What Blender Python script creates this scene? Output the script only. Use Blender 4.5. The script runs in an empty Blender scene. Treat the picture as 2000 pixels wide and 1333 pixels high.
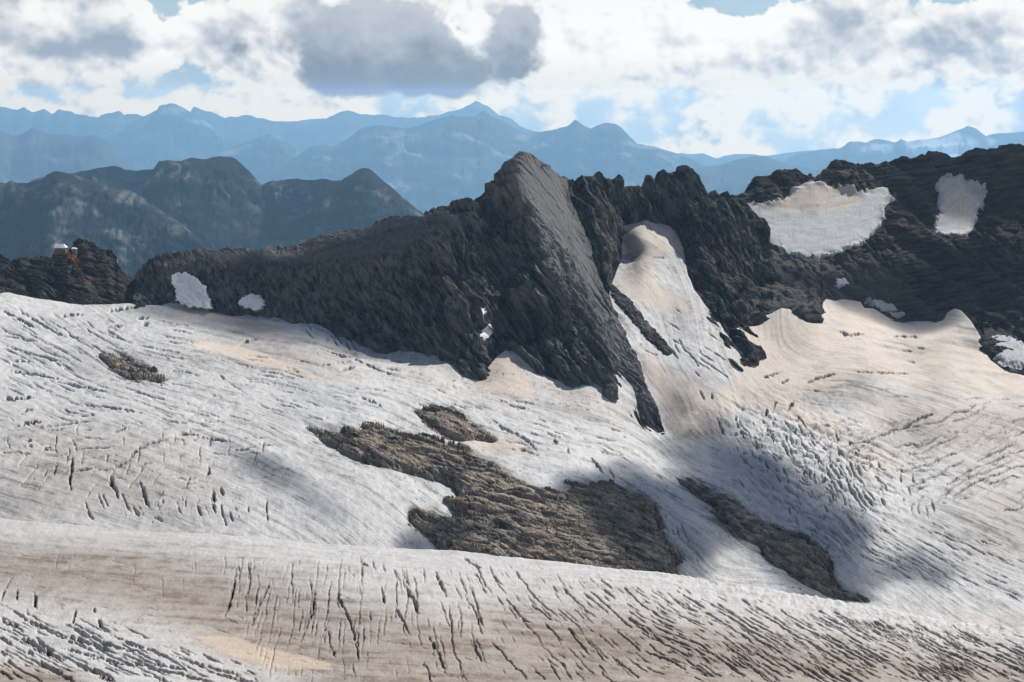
import bpy, math, random
import numpy as np
from mathutils import Vector
from mathutils.geometry import delaunay_2d_cdt

# ------------------------------------------------------------------ camera, world, sun, exposure
FPX = 3000.0                 # focal length in units of a 2000 px wide frame
CX, CY, YH = 1000.0, 666.5, 196.0
PITCH = math.atan((CY - YH) / FPX)
SUN_AZ, SUN_EL = math.radians(40), math.radians(45)
TOSUN = np.array([math.sin(SUN_AZ) * math.cos(SUN_EL), math.cos(SUN_AZ) * math.cos(SUN_EL), math.sin(SUN_EL)])

scene = bpy.context.scene
COL = scene.collection
cam_data = bpy.data.cameras.new('camera')
cam_data.sensor_width = 36.0
cam_data.lens = FPX / 2000.0 * 36.0
cam_data.clip_start = 1.0
cam_data.clip_end = 200000.0
cam = bpy.data.objects.new('camera', cam_data)
cam.location = (0, 0, 0)
cam.rotation_euler = (math.pi / 2 - PITCH, 0, 0)
COL.objects.link(cam)
scene.camera = cam

scene.view_settings.view_transform = 'Standard'
scene.view_settings.look = 'None'
scene.view_settings.gamma = 1.0
scene.view_settings.use_curve_mapping = False
scene.view_settings.exposure = 0.12
scene.cycles.use_denoising = True
scene.cycles.max_bounces = 4
scene.cycles.diffuse_bounces = 2
scene.cycles.glossy_bounces = 1
scene.cycles.transmission_bounces = 1
scene.cycles.volume_bounces = 2
scene.cycles.transparent_max_bounces = 8

sun_data = bpy.data.lights.new('sun', 'SUN')
sun_data.energy = 5.0
sun_data.angle = math.radians(0.5)
sun_data.color = (1.0, 0.965, 0.92)
sun = bpy.data.objects.new('sun', sun_data)
sun.rotation_euler = Vector(TOSUN).to_track_quat('Z', 'Y').to_euler()
sun.location = (600, 600, 1200)
COL.objects.link(sun)


# ------------------------------------------------------------------ node helpers
class S:
    """a socket (or a number) with arithmetic"""
    tree = None

    def __init__(self, s): self.s = s

    @staticmethod
    def op(kind, *a, clamp=False):
        n = S.tree.nodes.new('ShaderNodeMath'); n.operation = kind; n.use_clamp = clamp
        for i, v in enumerate(a):
            v = v.s if isinstance(v, S) else v
            if isinstance(v, (int, float)): n.inputs[i].default_value = v
            else: S.tree.links.new(v, n.inputs[i])
        return S(n.outputs[0])

    def __add__(self, o): return S.op('ADD', self, o)
    __radd__ = __add__
    def __sub__(self, o): return S.op('SUBTRACT', self, o)
    def __rsub__(self, o): return S.op('SUBTRACT', o, self)
    def __mul__(self, o): return S.op('MULTIPLY', self, o)
    __rmul__ = __mul__
    def __truediv__(self, o): return S.op('DIVIDE', self, o)
    def clamp(self): return S.op('ADD', self, 0.0, clamp=True)


def sstep(a, b, x):
    n = S.tree.nodes.new('ShaderNodeMapRange'); n.interpolation_type = 'SMOOTHSTEP'
    S.tree.links.new(x.s, n.inputs[0])
    n.inputs[1].default_value = a; n.inputs[2].default_value = b
    n.inputs[3].default_value = 0; n.inputs[4].default_value = 1
    return S(n.outputs[0])


def noise(vec, scale, detail=4, rough=0.5, dist=0.0, lac=2.0):
    n = S.tree.nodes.new('ShaderNodeTexNoise')
    S.tree.links.new(vec, n.inputs['Vector'])
    n.inputs['Scale'].default_value = scale; n.inputs['Detail'].default_value = detail
    n.inputs['Roughness'].default_value = rough; n.inputs['Distortion'].default_value = dist
    n.inputs['Lacunarity'].default_value = lac
    return S(n.outputs[0])


def vmath(kind, a, b):
    n = S.tree.nodes.new('ShaderNodeVectorMath'); n.operation = kind
    for i, v in enumerate((a, b)):
        if isinstance(v, tuple): n.inputs[i].default_value = v
        else: S.tree.links.new(v, n.inputs[i])
    return n.outputs[0]


def mixc(fac, a, b, mode='MIX'):
    n = S.tree.nodes.new('ShaderNodeMix'); n.data_type = 'RGBA'; n.blend_type = mode
    for i, v in ((0, fac), (6, a), (7, b)):
        v = v.s if isinstance(v, S) else v
        if isinstance(v, (int, float)): n.inputs[i].default_value = v
        elif isinstance(v, tuple): n.inputs[i].default_value = (*v, 1)
        else: S.tree.links.new(v, n.inputs[i])
    return n.outputs[2]


def combine(x, y, z):
    n = S.tree.nodes.new('ShaderNodeCombineXYZ')
    for i, v in enumerate((x, y, z)):
        if isinstance(v, S): S.tree.links.new(v.s, n.inputs[i])
        else: n.inputs[i].default_value = v
    return n.outputs[0]


# ------------------------------------------------------------------ world: sky texture with cumulus over it
world = bpy.data.worlds.new('World')
scene.world = world
world.use_nodes = True
world.cycles.sampling_method = 'NONE'
wt = world.node_tree
wt.nodes.clear()
S.tree = wt
out = wt.nodes.new('ShaderNodeOutputWorld')
bg = wt.nodes.new('ShaderNodeBackground')
wt.links.new(bg.outputs[0], out.inputs[0])
sky = wt.nodes.new('ShaderNodeTexSky')
sky.sky_type = 'NISHITA'
sky.sun_disc = False
sky.sun_elevation = SUN_EL
sky.sun_rotation = SUN_AZ
sky.altitude = 3000
sky.air_density = 1.0
sky.dust_density = 0.8
SKY_STRENGTH = 0.08
bg.inputs[1].default_value = SKY_STRENGTH
K = 1.0 / SKY_STRENGTH       # cloud radiance is given in display units, the Background scales it back
tc = wt.nodes.new('ShaderNodeTexCoord')
DIR = tc.outputs['Generated']
sp = wt.nodes.new('ShaderNodeSeparateXYZ')
wt.links.new(DIR, sp.inputs[0])
dx, dy, dz = (S(sp.outputs[i]) for i in range(3))
A = S.op('ARCTAN2', dx, dy) * FPX + 1000.0        # azimuth, in frame units
E = YH - dz * FPX                                  # elevation, in frame units, downwards
V = vmath('MULTIPLY', DIR, (30.0, 30.0, 36.0))     # one unit = 100 frame units


AE = combine(A, E, 0.0)


def blobs(lst):
    """soft elliptical weights on the sky dome, summed"""
    acc = None
    for (cx, cy, sx, sy, a) in lst:
        n = wt.nodes.new('ShaderNodeVectorMath'); n.operation = 'MULTIPLY_ADD'
        wt.links.new(AE, n.inputs[0])
        n.inputs[1].default_value = (1.0 / sx, 1.0 / sy, 0); n.inputs[2].default_value = (-cx / sx, -cy / sy, 0)
        l = wt.nodes.new('ShaderNodeVectorMath'); l.operation = 'LENGTH'
        wt.links.new(n.outputs[0], l.inputs[0])
        r = wt.nodes.new('ShaderNodeMapRange'); r.interpolation_type = 'SMOOTHSTEP'
        wt.links.new(l.outputs['Value'], r.inputs[0])
        r.inputs[1].default_value = 1.75; r.inputs[2].default_value = 0.0
        r.inputs[3].default_value = 0.0; r.inputs[4].default_value = a
        q = S(r.outputs[0])
        acc = q if acc is None else acc + q
    return acc


wn = wt.nodes.new('ShaderNodeTexNoise'); wn.inputs['Scale'].default_value = 0.8; wn.inputs['Detail'].default_value = 2
wt.links.new(V, wn.inputs['Vector'])
warp = vmath('MULTIPLY', vmath('SUBTRACT', wn.outputs['Color'], (0.5, 0.5, 0.5)), (0.9, 0.9, 0.9))
VW = vmath('ADD', V, warp)
n0 = noise(VW, 0.85, 6, 0.52)
n1 = noise(vmath('ADD', VW, (0.20, 0.05, 0.30)), 0.85, 3, 0.5)
nb = noise(V, 0.4, 2, 0.5)
nb2 = noise(vmath('ADD', V, (7.3, 2.1, 4.4)), 0.5, 4, 0.5)
low = sstep(-300.0, 40.0, E)                        # cumulus thins out overhead
cover = n0 + (nb - 0.5) * 0.35 + low * 0.36 - 0.20
cover = cover + blobs([
    (100, 70, 200, 90, 0.16), (430, 60, 90, 70, 0.18), (600, 80, 130, 120, 0.16), (1180, 90, 190, 100, 0.24),
    (1560, 100, 300, 80, 0.22), (1900, 80, 190, 80, 0.22), (1510, 225, 70, 50, 0.12), (930, 200, 80, 36, 0.16),
    (1860, 215, 90, 40, 0.16), (600, 205, 170, 32, 0.16), (1440, 302, 70, 20, 0.24), (130, 208, 170, 16, 0.16), (1275, 290, 50, 26, 0.14),
    (350, -30, 70, 95, -0.46), (495, -40, 80, 85, -0.46), (1380, -75, 210, 120, -0.52), (1790, -62, 120, 100, -0.52), (1990, -30, 60, 70, -0.42),
    (1270, 215, 170, 70, -0.09), (1710, 190, 70, 70, -0.08), (300, 165, 160, 46, -0.04), (1060, 60, 24, 100, -0.22), (60, 150, 140, 40, -0.04), (1120, 205, 110, 60, -0.08)])
def puff(vec, scale, detail=2.0):
    # cauliflower bumps: cells bulge in the middle and pinch where they meet
    n = S.tree.nodes.new('ShaderNodeTexVoronoi'); n.feature = 'F1'; n.normalize = True
    S.tree.links.new(vec, n.inputs['Vector'])
    n.inputs['Scale'].default_value = scale; n.inputs['Detail'].default_value = detail
    n.inputs['Roughness'].default_value = 0.55; n.inputs['Lacunarity'].default_value = 2.3
    return 1.0 - S(n.outputs['Distance'])


VP = vmath('ADD', V, vmath('MULTIPLY', vmath('SUBTRACT', wn.outputs['Color'], (0.5, 0.5, 0.5)), (0.35, 0.35, 0.35)))
p0 = puff(VP, 1.7, 2.0)
p1 = puff(vmath('ADD', VP, (0.09, 0.02, 0.16)), 1.7, 1.0)
n2 = (p0 - 0.55) * 0.75 + 0.5
cover = cover + (n2 - 0.5) * 0.42
lowz = sstep(90.0, 190.0, E)
cover = cover - lowz * 0.115
mask = sstep(0.485, 0.545, cover) * (1.0 - lowz) + sstep(0.46, 0.62, cover) * lowz
# backlit cumulus: thin edges shine, thick middles are grey; tops towards the sun are brighter
lit = 0.94 - sstep(0.60, 1.02, cover) * 0.62 + (n0 - n1) * 1.7 + (p0 - p1) * 1.1 + (n2 - 0.5) * 0.7 + (nb2 - 0.5) * 0.6 + lowz * ((p0 - p1) * 1.6 + (n2 - 0.5) * 0.8 - 0.06)
lit = lit + blobs([(1250, 70, 230, 90, 0.25), (1600, 80, 280, 50, 0.12), (930, 35, 40, 36, 0.4), (995, 40, 26, 44, 0.4),
                   (230, 95, 110, 34, -0.4), (1260, 155, 80, 26, -0.5), (1630, 34, 80, 34, -0.5), (1840, 60, 70, 36, -0.35), (1510, 135, 70, 16, -0.25),
                   (1500, 230, 90, 50, 0.2), (1440, 300, 60, 16, 0.3), (930, 190, 70, 40, 0.2), (600, 210, 140, 26, 0.2), (1870, 220, 80, 30, 0.15)])
lit = lit.clamp()
shade_c = (0.30 * K, 0.365 * K, 0.46 * K)
white_c = (0.84 * K, 0.835 * K, 0.825 * K)
cloud_c = mixc(sstep(0.0, 1.0, lit), shade_c, mixc(lowz, white_c, (0.63 * K, 0.62 * K, 0.585 * K)))
veil_c = mixc(sstep(0.35, 0.7, nb2), (0.265 * K, 0.405 * K, 0.545 * K), (0.40 * K, 0.515 * K, 0.615 * K))
veil = sstep(-140.0, 130.0, E) * 0.97
base = mixc(veil, sky.outputs[0], veil_c)
col = mixc(mask, base, cloud_c)
# the heavy grey cumulus base and the grey deck at the left edge
dk = blobs([(790, 85, 210, 90, 1.0), (830, 145, 170, 46, 0.75), (690, 115, 90, 70, 0.45), (1020, 70, 60, 70, 0.5), (20, -20, 200, 50, 1.0), (930, 60, 50, 40, -0.3)])
dmask = sstep(0.36, 0.72, dk + (n0 - 0.5) * 1.9 + (n2 - 0.5) * 1.1)
dtone = sstep(0.0, 165.0, E + (nb2 - 0.5) * 120.0 + (n0 - 0.5) * 160.0 - (p0 - p1) * 90.0)
dark_c = mixc(dtone, (0.46 * K, 0.50 * K, 0.56 * K), (0.165 * K, 0.225 * K, 0.30 * K))
col = mixc(dmask * 0.95, col, dark_c)
# what is seen near the horizon lies behind the haze layer (450 m deep above the camera, 72 km long): its own radiance beyond that layer
path = S.op('MINIMUM', S.op('DIVIDE', 450.0, S.op('MAXIMUM', dz, 0.0005)), 73500.0)
trans = S.op('POWER', 2.718282, path * -2.6e-5)
AIR = (0.16 * K, 0.32 * K, 0.49 * K)
inv = S.op('DIVIDE', 1.0, trans).s
cmb = combine(S(inv), S(inv), S(inv))
far_col = vmath('MAXIMUM', vmath('ADD', vmath('MULTIPLY', vmath('SUBTRACT', col, AIR), cmb), AIR), (0.0, 0.0, 0.0))
wt.links.new(far_col, bg.inputs[0])

# ------------------------------------------------------------------ numeric helpers
rs = np.random.RandomState(7)
random.seed(7)
cp, sn = math.cos(PITCH), math.sin(PITCH)


def unproj(px, py, d):
    x = (px - CX) / FPX; u = -(py - CY) / FPX
    return np.stack([x * d, (cp + u * sn) * d, (-sn + u * cp) * d], -1)


_ang = rs.rand(1 << 16) * 2 * np.pi
_gx, _gy = np.cos(_ang).astype(np.float32), np.sin(_ang).astype(np.float32)
_val = rs.rand(1 << 16).astype(np.float32)


def _h(i, j, seed):
    return ((i * 73856093) ^ (j * 19349663) ^ (seed * 83492791)) & 0xFFFF


def gn(x, y, seed=0):
    xi = np.floor(x).astype(np.int64); yi = np.floor(y).astype(np.int64)
    fx = (x - xi).astype(np.float32); fy = (y - yi).astype(np.float32)
    u = fx * fx * fx * (fx * (fx * 6 - 15) + 10); v = fy * fy * fy * (fy * (fy * 6 - 15) + 10)
    def c(di, dj):
        h = _h(xi + di, yi + dj, seed)
        return _gx[h] * (fx - di) + _gy[h] * (fy - dj)
    a = c(0, 0); b = c(1, 0); e = c(0, 1); f = c(1, 1)
    return ((a + u * (b - a)) * (1 - v) + (e + u * (f - e)) * v) * 1.5


def fbm(x, y, o=4, seed=0, gain=0.5, ridged=False):
    s = 0; a = 1.0; t = 0
    for k in range(o):
        n = gn(x, y, seed + k * 17)
        if ridged: n = 1 - 2 * np.abs(n)
        s = s + a * n; t += a; a *= gain
        x, y = 1.66 * x + 1.16 * y + 3.7, -1.16 * x + 1.66 * y + 1.3
    return s / t


def worley(x, y, seed=0):
    xi = np.floor(x).astype(np.int64); yi = np.floor(y).astype(np.int64)
    f1 = np.full(x.shape, 9.0, np.float32); f2 = f1.copy(); idv = np.zeros(x.shape, np.float32)
    for di in (-1, 0, 1):
        for dj in (-1, 0, 1):
            h = _h(xi + di, yi + dj, seed)
            qx = xi + di + _val[h]; qy = yi + dj + _val[(h * 7 + 13) & 0xFFFF]
            d = np.sqrt((qx - x) ** 2 + (qy - y) ** 2).astype(np.float32)
            cl = d < f1
            f2 = np.where(cl, f1, np.minimum(f2, d))
            idv = np.where(cl, _val[(h * 31 + 5) & 0xFFFF], idv)
            f1 = np.where(cl, d, f1)
    return f1, f2, idv


def smooth01(a, b, x):
    t = np.clip((x - a) / (b - a), 0, 1)
    return t * t * (3 - 2 * t)


def facets(u, v, seed):
    """piecewise planar blocks: every cell has its own height and tilt"""
    xi = np.floor(u).astype(np.int64); yi = np.floor(v).astype(np.int64)
    f1 = np.full(u.shape, 9.0, np.float32); f2 = f1.copy(); h = np.zeros(u.shape, np.float32)
    for di in (-1, 0, 1):
        for dj in (-1, 0, 1):
            k = _h(xi + di, yi + dj, seed)
            ex = u - (xi + di + _val[k]); ey = v - (yi + dj + _val[(k * 7 + 13) & 0xFFFF])
            d = (np.abs(ex) + np.abs(ey)).astype(np.float32)
            cl = d < f1
            f2 = np.where(cl, f1, np.minimum(f2, d))
            hh = (_val[(k * 31 + 5) & 0xFFFF] - 0.5) + ex * (_val[(k * 11 + 3) & 0xFFFF] - 0.5) * 1.8 + ey * (_val[(k * 17 + 9) & 0xFFFF] - 0.5) * 1.8
            h = np.where(cl, hh, h); f1 = np.where(cl, d, f1)
    return h - 0.35 * smooth01(0.16, 0.0, f2 - f1)


X0, X1, Y0, Y1 = -320, 2320, 100, 1520


class Field:
    def __init__(self, buf, res): self.b = buf; self.r = res

    def __call__(self, px, py):
        x = np.clip((px - X0) / self.r, 0, self.b.shape[1] - 1.001); y = np.clip((py - Y0) / self.r, 0, self.b.shape[0] - 1.001)
        i = x.astype(np.int32); j = y.astype(np.int32); fx = x - i; fy = y - j
        b = self.b
        return (b[j, i] * (1 - fx) + b[j, i + 1] * fx) * (1 - fy) + (b[j + 1, i] * (1 - fx) + b[j + 1, i + 1] * fx) * fy


def axes(res):
    return np.meshgrid(np.arange(X0, X1 + res, res, dtype=float), np.arange(Y0, Y1 + res, res, dtype=float))


def blur(b, s):
    if s <= 0: return b
    r = int(3 * s) + 1
    k = np.exp(-0.5 * (np.arange(-r, r + 1) / s) ** 2); k /= k.sum()
    p = np.pad(b, ((r, r), (0, 0)), 'edge')
    o = sum(k[i] * p[i:i + b.shape[0]] for i in range(2 * r + 1))
    p = np.pad(o, ((0, 0), (r, r)), 'edge')
    return sum(k[i] * p[:, i:i + b.shape[1]] for i in range(2 * r + 1))


def tps_eval(pts, vals, gx, gy, lam=0.0):
    p = np.array(pts, float) / 1000.0
    n = len(p)
    r2 = ((p[:, None] - p[None]) ** 2).sum(-1)
    Kk = np.where(r2 > 0, r2 * np.log(np.maximum(r2, 1e-12)), 0) + lam * np.eye(n)
    Pm = np.hstack([np.ones((n, 1)), p])
    M = np.zeros((n + 3, n + 3)); M[:n, :n] = Kk; M[:n, n:] = Pm; M[n:, :n] = Pm.T
    w = np.linalg.solve(M, np.concatenate([vals, [0, 0, 0]]))
    x = gx / 1000.0; y = gy / 1000.0
    o = w[n] + w[n + 1] * x + w[n + 2] * y
    for k in range(n):
        q = (x - p[k, 0]) ** 2 + (y - p[k, 1]) ** 2
        o += w[k] * q * np.log(np.maximum(q, 1e-12))
    return o


def tps_depth(pts, res=6, lam=1e-4):
    gx, gy = axes(res)
    return Field(tps_eval([(p[0], p[1]) for p in pts], 1.0 / np.array([p[2] for p in pts]), gx, gy, lam), res)


def tps_value(pts, res=6, lam=1e-3):
    gx, gy = axes(res)
    return Field(tps_eval([(p[0], p[1]) for p in pts], np.array([p[2] for p in pts], float), gx, gy, lam), res)


def cdt_depth(pts, edges=(), res=4, soft=1.2):
    """planar facets between control points (1/depth is linear in the frame on a plane)"""
    gx, gy = axes(res)
    co = [Vector((p[0], p[1])) for p in pts]
    r = delaunay_2d_cdt(co, list(edges), [], 0, 1e-4)
    vs, fs, orig = r[0], r[2], r[3]
    inv = np.array([1.0 / pts[o[0]][2] if o else np.nan for o in orig])
    buf = np.full(gx.shape, np.nan)
    for f in fs:
        (ax, ay), (bx, by), (cx, cy) = (vs[i] for i in f)
        den = (by - cy) * (ax - cx) + (cx - bx) * (ay - cy)
        if abs(den) < 1e-6 or np.isnan(inv[list(f)]).any(): continue
        i0 = max(int((min(ax, bx, cx) - X0) / res), 0); i1 = int((max(ax, bx, cx) - X0) / res) + 2
        j0 = max(int((min(ay, by, cy) - Y0) / res), 0); j1 = int((max(ay, by, cy) - Y0) / res) + 2
        x = gx[j0:j1, i0:i1]; y = gy[j0:j1, i0:i1]
        l1 = ((by - cy) * (x - cx) + (cx - bx) * (y - cy)) / den
        l2 = ((cy - ay) * (x - cx) + (ax - cx) * (y - cy)) / den
        l3 = 1 - l1 - l2
        m = (l1 >= -1e-6) & (l2 >= -1e-6) & (l3 >= -1e-6)
        v = l1 * inv[f[0]] + l2 * inv[f[1]] + l3 * inv[f[2]]
        buf[j0:j1, i0:i1][m] = v[m]
    bad = np.isnan(buf)
    for _ in range(40):                                   # grow the hull outwards
        if not bad.any(): break
        p = np.pad(buf, 1, 'edge')
        st = np.stack([p[:-2, 1:-1], p[2:, 1:-1], p[1:-1, :-2], p[1:-1, 2:]])
        with np.errstate(all='ignore'):
            import warnings; warnings.simplefilter('ignore')
            mv = np.nanmean(st, 0)
        buf = np.where(bad, mv, buf); bad = np.isnan(buf)
    buf[bad] = np.nanmean(buf)
    return Field(blur(buf, soft), res)


def boxblur(b, r):
    for ax in (0, 1):
        n = b.shape[ax]
        pw = [(0, 0), (0, 0)]; pw[ax] = (r + 1, r)
        c = np.cumsum(np.pad(b, pw), axis=ax)
        b = (np.take(c, range(2 * r + 1, 2 * r + 1 + n), ax) - np.take(c, range(0, n), ax)) / (2 * r + 1)
    return b


def polymask(poly, soft=3.0, res=2):
    """soft-edged raster of an outline"""
    pa = np.array([p[:2] for p in poly], float)
    nx, ny = int((X1 - X0) / res) + 1, int((Y1 - Y0) / res) + 1
    full = np.zeros((ny, nx))
    pad = soft * 3 + 6
    i0 = max(int((pa[:, 0].min() - pad - X0) / res), 0); i1 = min(int((pa[:, 0].max() + pad - X0) / res) + 1, nx)
    j0 = max(int((pa[:, 1].min() - pad - Y0) / res), 0); j1 = min(int((pa[:, 1].max() + pad - Y0) / res) + 1, ny)
    gx, gy = np.meshgrid(np.arange(i0, i1) * res + X0, np.arange(j0, j1) * res + Y0)
    m = np.zeros(gx.shape, bool)
    for i in range(len(pa)):
        (xa, ya), (xb, yb) = pa[i], pa[(i + 1) % len(pa)]
        if ya == yb: continue
        k0, k1 = np.searchsorted(gy[:, 0], min(ya, yb)), np.searchsorted(gy[:, 0], max(ya, yb))
        if k1 > k0: m[k0:k1] ^= gx[k0:k1] < xa + (gy[k0:k1] - ya) * (xb - xa) / (yb - ya)
    f = m.astype(float); sg = soft / res
    if sg < 5: f = blur(f, sg)
    else:
        r = max(int(round(sg)), 1)
        for _ in range(3): f = boxblur(f, r)
    full[j0:j1, i0:i1] = f
    return Field(full, res)


def line(pts):
    a = np.array(pts, float)
    return lambda x: np.interp(x, a[:, 0], a[:, 1])


# ------------------------------------------------------------------ mesh helpers
def normals(P):
    du = np.gradient(P, axis=1); dv = np.gradient(P, axis=0)
    N = np.cross(du, dv)
    N /= np.linalg.norm(N, axis=-1, keepdims=True) + 1e-9
    s = np.sign((N * P).sum(-1, keepdims=True)); s[s == 0] = 1
    return -N * s


def link(name, me, parent=None, loc=None, **props):
    o = bpy.data.objects.new(name, me)
    COL.objects.link(o)
    if parent is not None: o.parent = parent
    if loc is not None: o.location = loc
    for k, v in props.items(): o[k] = v
    return o


def grid_mesh(name, P, mat, attr=None, keep=None, smooth=True, origin=None):
    r, c = P.shape[:2]
    idx = np.arange(r * c).reshape(r, c)
    # wound so that faces look at the camera side
    q = np.stack([idx[:-1, :-1], idx[1:, :-1], idx[1:, 1:], idx[:-1, 1:]], -1).reshape(-1, 4)
    co = P.reshape(-1, 3)
    at = attr.reshape(-1, 4) if attr is not None else None
    if keep is not None:
        kf = (keep[:-1, :-1] | keep[1:, :-1] | keep[1:, 1:] | keep[:-1, 1:]).reshape(-1)
        q = q[kf]
        used = np.unique(q)
        mp = np.full(r * c, -1); mp[used] = np.arange(len(used))
        q = mp[q]; co = co[used]
        if at is not None: at = at[used]
    if origin is not None: co = co - np.array(origin)
    me = bpy.data.meshes.new(name)
    me.vertices.add(len(co)); me.vertices.foreach_set('co', co.astype(np.float32).ravel())
    me.loops.add(len(q) * 4); me.loops.foreach_set('vertex_index', q.astype(np.int32).ravel())
    me.polygons.add(len(q)); me.polygons.foreach_set('loop_start', np.arange(0, len(q) * 4, 4, dtype=np.int32))
    me.polygons.foreach_set('use_smooth', np.full(len(q), smooth))
    me.update(calc_edges=True)
    if at is not None:
        a = me.attributes.new('m', 'FLOAT_COLOR', 'POINT')
        a.data.foreach_set('color', at.astype(np.float32).ravel())
    me.materials.append(mat)
    return me


def surface(name, xs, top, bot, nrows, field, mat, disp=None, attr=None, back=300.0, backslope=0.8, tuck=40.0, smooth=False, rowpow=1.0, **props):
    PX = np.repeat(xs[None], nrows, 0)
    t = (np.linspace(0, 1, nrows) ** rowpow)[:, None]
    PY = top(xs)[None] * (1 - t) + bot(xs)[None] * t
    P = unproj(PX, PY, 1.0 / field(PX, PY))
    N = normals(P)
    at = None
    if disp is not None: P = disp(P, PX, PY, N)
    if attr is not None: at = attr(P, PX, PY, N)
    away = P[0] * np.array([1, 1, 0]); away /= np.linalg.norm(away, axis=-1, keepdims=True)
    rows = []
    for s in (1.0, 0.55, 0.28, 0.12, 0.05, 0.02):        # the far side of the crest
        dz = backslope * back * s * (0.35 + 0.65 * s)
        rows.append(P[0] + away * back * s - np.array([0, 0, 1.0]) * dz)
    Pb = np.stack(rows)
    ab = P[-1] * np.array([1, 1, 0]); ab /= np.linalg.norm(ab, axis=-1, keepdims=True)
    Pt = np.stack([P[-1] - np.array([0, 0, tuck * s]) + ab * tuck * 0.1 * s for s in (0.3, 1.0)])
    P2 = np.concatenate([Pb, P, Pt])
    if at is not None: at = np.concatenate([np.repeat(at[:1], 6, 0), at, np.repeat(at[-1:], 2, 0)])
    me = grid_mesh(name, P2, mat, at, smooth=smooth)
    o = link(name, me, **props)
    return o, P, PX, PY


# ------------------------------------------------------------------ materials
def new_mat(name, rough=0.9, spec=0.2):
    m = bpy.data.materials.new(name)
    m.use_nodes = True
    S.tree = m.node_tree
    b = m.node_tree.nodes['Principled BSDF']
    b.inputs['Roughness'].default_value = rough
    b.inputs['Specular IOR Level'].default_value = spec
    return m, b


def pos():
    return S.tree.nodes.new('ShaderNodeNewGeometry').outputs['Position']


def attrm():
    n = S.tree.nodes.new('ShaderNodeAttribute'); n.attribute_name = 'm'
    sp = S.tree.nodes.new('ShaderNodeSeparateColor')
    S.tree.links.new(n.outputs['Color'], sp.inputs[0])
    return S(sp.outputs[0]), S(sp.outputs[1]), S(sp.outputs[2]), S(n.outputs['Alpha'])


def bump(b, height, strength, distance):
    n = S.tree.nodes.new('ShaderNodeBump')
    n.inputs['Strength'].default_value = strength; n.inputs['Distance'].default_value = distance
    S.tree.links.new(height.s, n.inputs['Height'])
    S.tree.links.new(n.outputs[0], b.inputs['Normal'])


def setc(b, c): S.tree.links.new(c, b.inputs['Base Color'])


def rock_material(name, dark, light, brown, rust=(0.26, 0.105, 0.035), scale=0.05, dip=0.0, stretch=7.0, bumpd=1.2, streak=0.5):
    """layered rock: fine streaks run along the dip, broader tone changes cross them"""
    m, b = new_mat(name, 0.92, 0.12)
    rot = S.tree.nodes.new('ShaderNodeVectorRotate'); rot.rotation_type = 'Y_AXIS'
    rot.inputs['Angle'].default_value = -dip
    S.tree.links.new(pos(), rot.inputs['Vector'])
    p = vmath('MULTIPLY', rot.outputs[0], (1.0 / stretch, 0.25, 1.0))
    r, g, bl, al = attrm()                   # r rust, g pale, b scree, a brown
    n_s = noise(p, scale * 7, 6, 0.62, 0.3)
    n_a = noise(pos(), scale, 8, 0.62, 0.6)
    n_b = noise(pos(), scale * 7, 6, 0.62)
    n_c = noise(pos(), scale * 0.25, 4, 0.5)
    k = n_s * streak + n_a * (0.55 - streak * 0.5) + n_b * 0.25 + n_c * 0.15 + (g - 0.5) * 0.5
    f = sstep(0.47, 0.80, k)
    f = f + (0.33 + (g - 0.5) * 0.9 - f) * (bl * 0.6)
    c = mixc(f, dark, light)
    c = mixc((al * sstep(0.3, 0.65, n_c + (n_b - 0.5) * 0.5)).clamp(), c, mixc(f, tuple(v * 0.45 for v in brown), tuple(v * 1.35 for v in brown)))
    c = mixc((r * sstep(0.3, 0.6, n_b)).clamp(), c, rust)
    setc(b, c)
    bump(b, (n_b * 0.8 + n_s * 1.4) * (1.0 - bl * 0.6) + n_a * 0.8, 0.8, bumpd)
    return m


def ice_material(name, ice=(0.62, 0.605, 0.58), dust=(0.67, 0.555, 0.445), dirt=(0.15, 0.14, 0.125), grain=0.8):
    m, b = new_mat(name, 0.75, 0.3)
    r, g, bl, al = attrm()                   # r sand, g dirt and painted shade, b blue shade of bare ice, a dark brown following crevasse depth
    p = pos()
    n_a = noise(p, grain, 5, 0.65)
    n_b = noise(p, grain * 0.12, 5, 0.6)
    c = mixc(bl, ice, (0.50, 0.545, 0.58))
    c = mixc(r, c, dust)
    c = mixc(((g + (n_a - 0.5) * 0.9 + (n_b - 0.5) * 0.3)).clamp(), c, dirt)
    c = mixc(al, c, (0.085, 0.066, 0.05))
    setc(b, c)
    bump(b, n_a + n_b, 0.5, 0.7)
    return m


M_slab = rock_material('dark_slate_rock', (0.006, 0.0065, 0.0075), (0.15, 0.15, 0.149), (0.05, 0.046, 0.042), dip=math.radians(57), stretch=11, streak=0.65, bumpd=1.8)
M_jag = rock_material('grey_ridge_rock', (0.010, 0.0106, 0.012), (0.18, 0.178, 0.172), (0.05, 0.032, 0.026), dip=math.radians(62), stretch=4, streak=0.4)
M_right = rock_material('brown_black_rock', (0.005, 0.0048, 0.0048), (0.085, 0.081, 0.075), (0.026, 0.018, 0.0145), dip=math.radians(-8), stretch=12, streak=0.75, bumpd=1.6)
M_knoll = rock_material('knoll_rock', (0.014, 0.0135, 0.013), (0.10, 0.095, 0.09), (0.055, 0.044, 0.034), dip=math.radians(25), stretch=5)
M_out = rock_material('brown_outcrop_rock', (0.04, 0.034, 0.028), (0.44, 0.385, 0.32), (0.33, 0.265, 0.195), scale=0.09, dip=math.radians(24), stretch=8, bumpd=1.2, streak=0.6)
M_ice = ice_material('glacier_ice')
M_fore = ice_material('foreground_ice', ice=(0.58, 0.565, 0.54), dirt=(0.20, 0.152, 0.112), dust=(0.57, 0.465, 0.36), grain=1.6)
M_white = ice_material('white_ice', ice=(0.88, 0.88, 0.88), grain=0.5)
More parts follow.
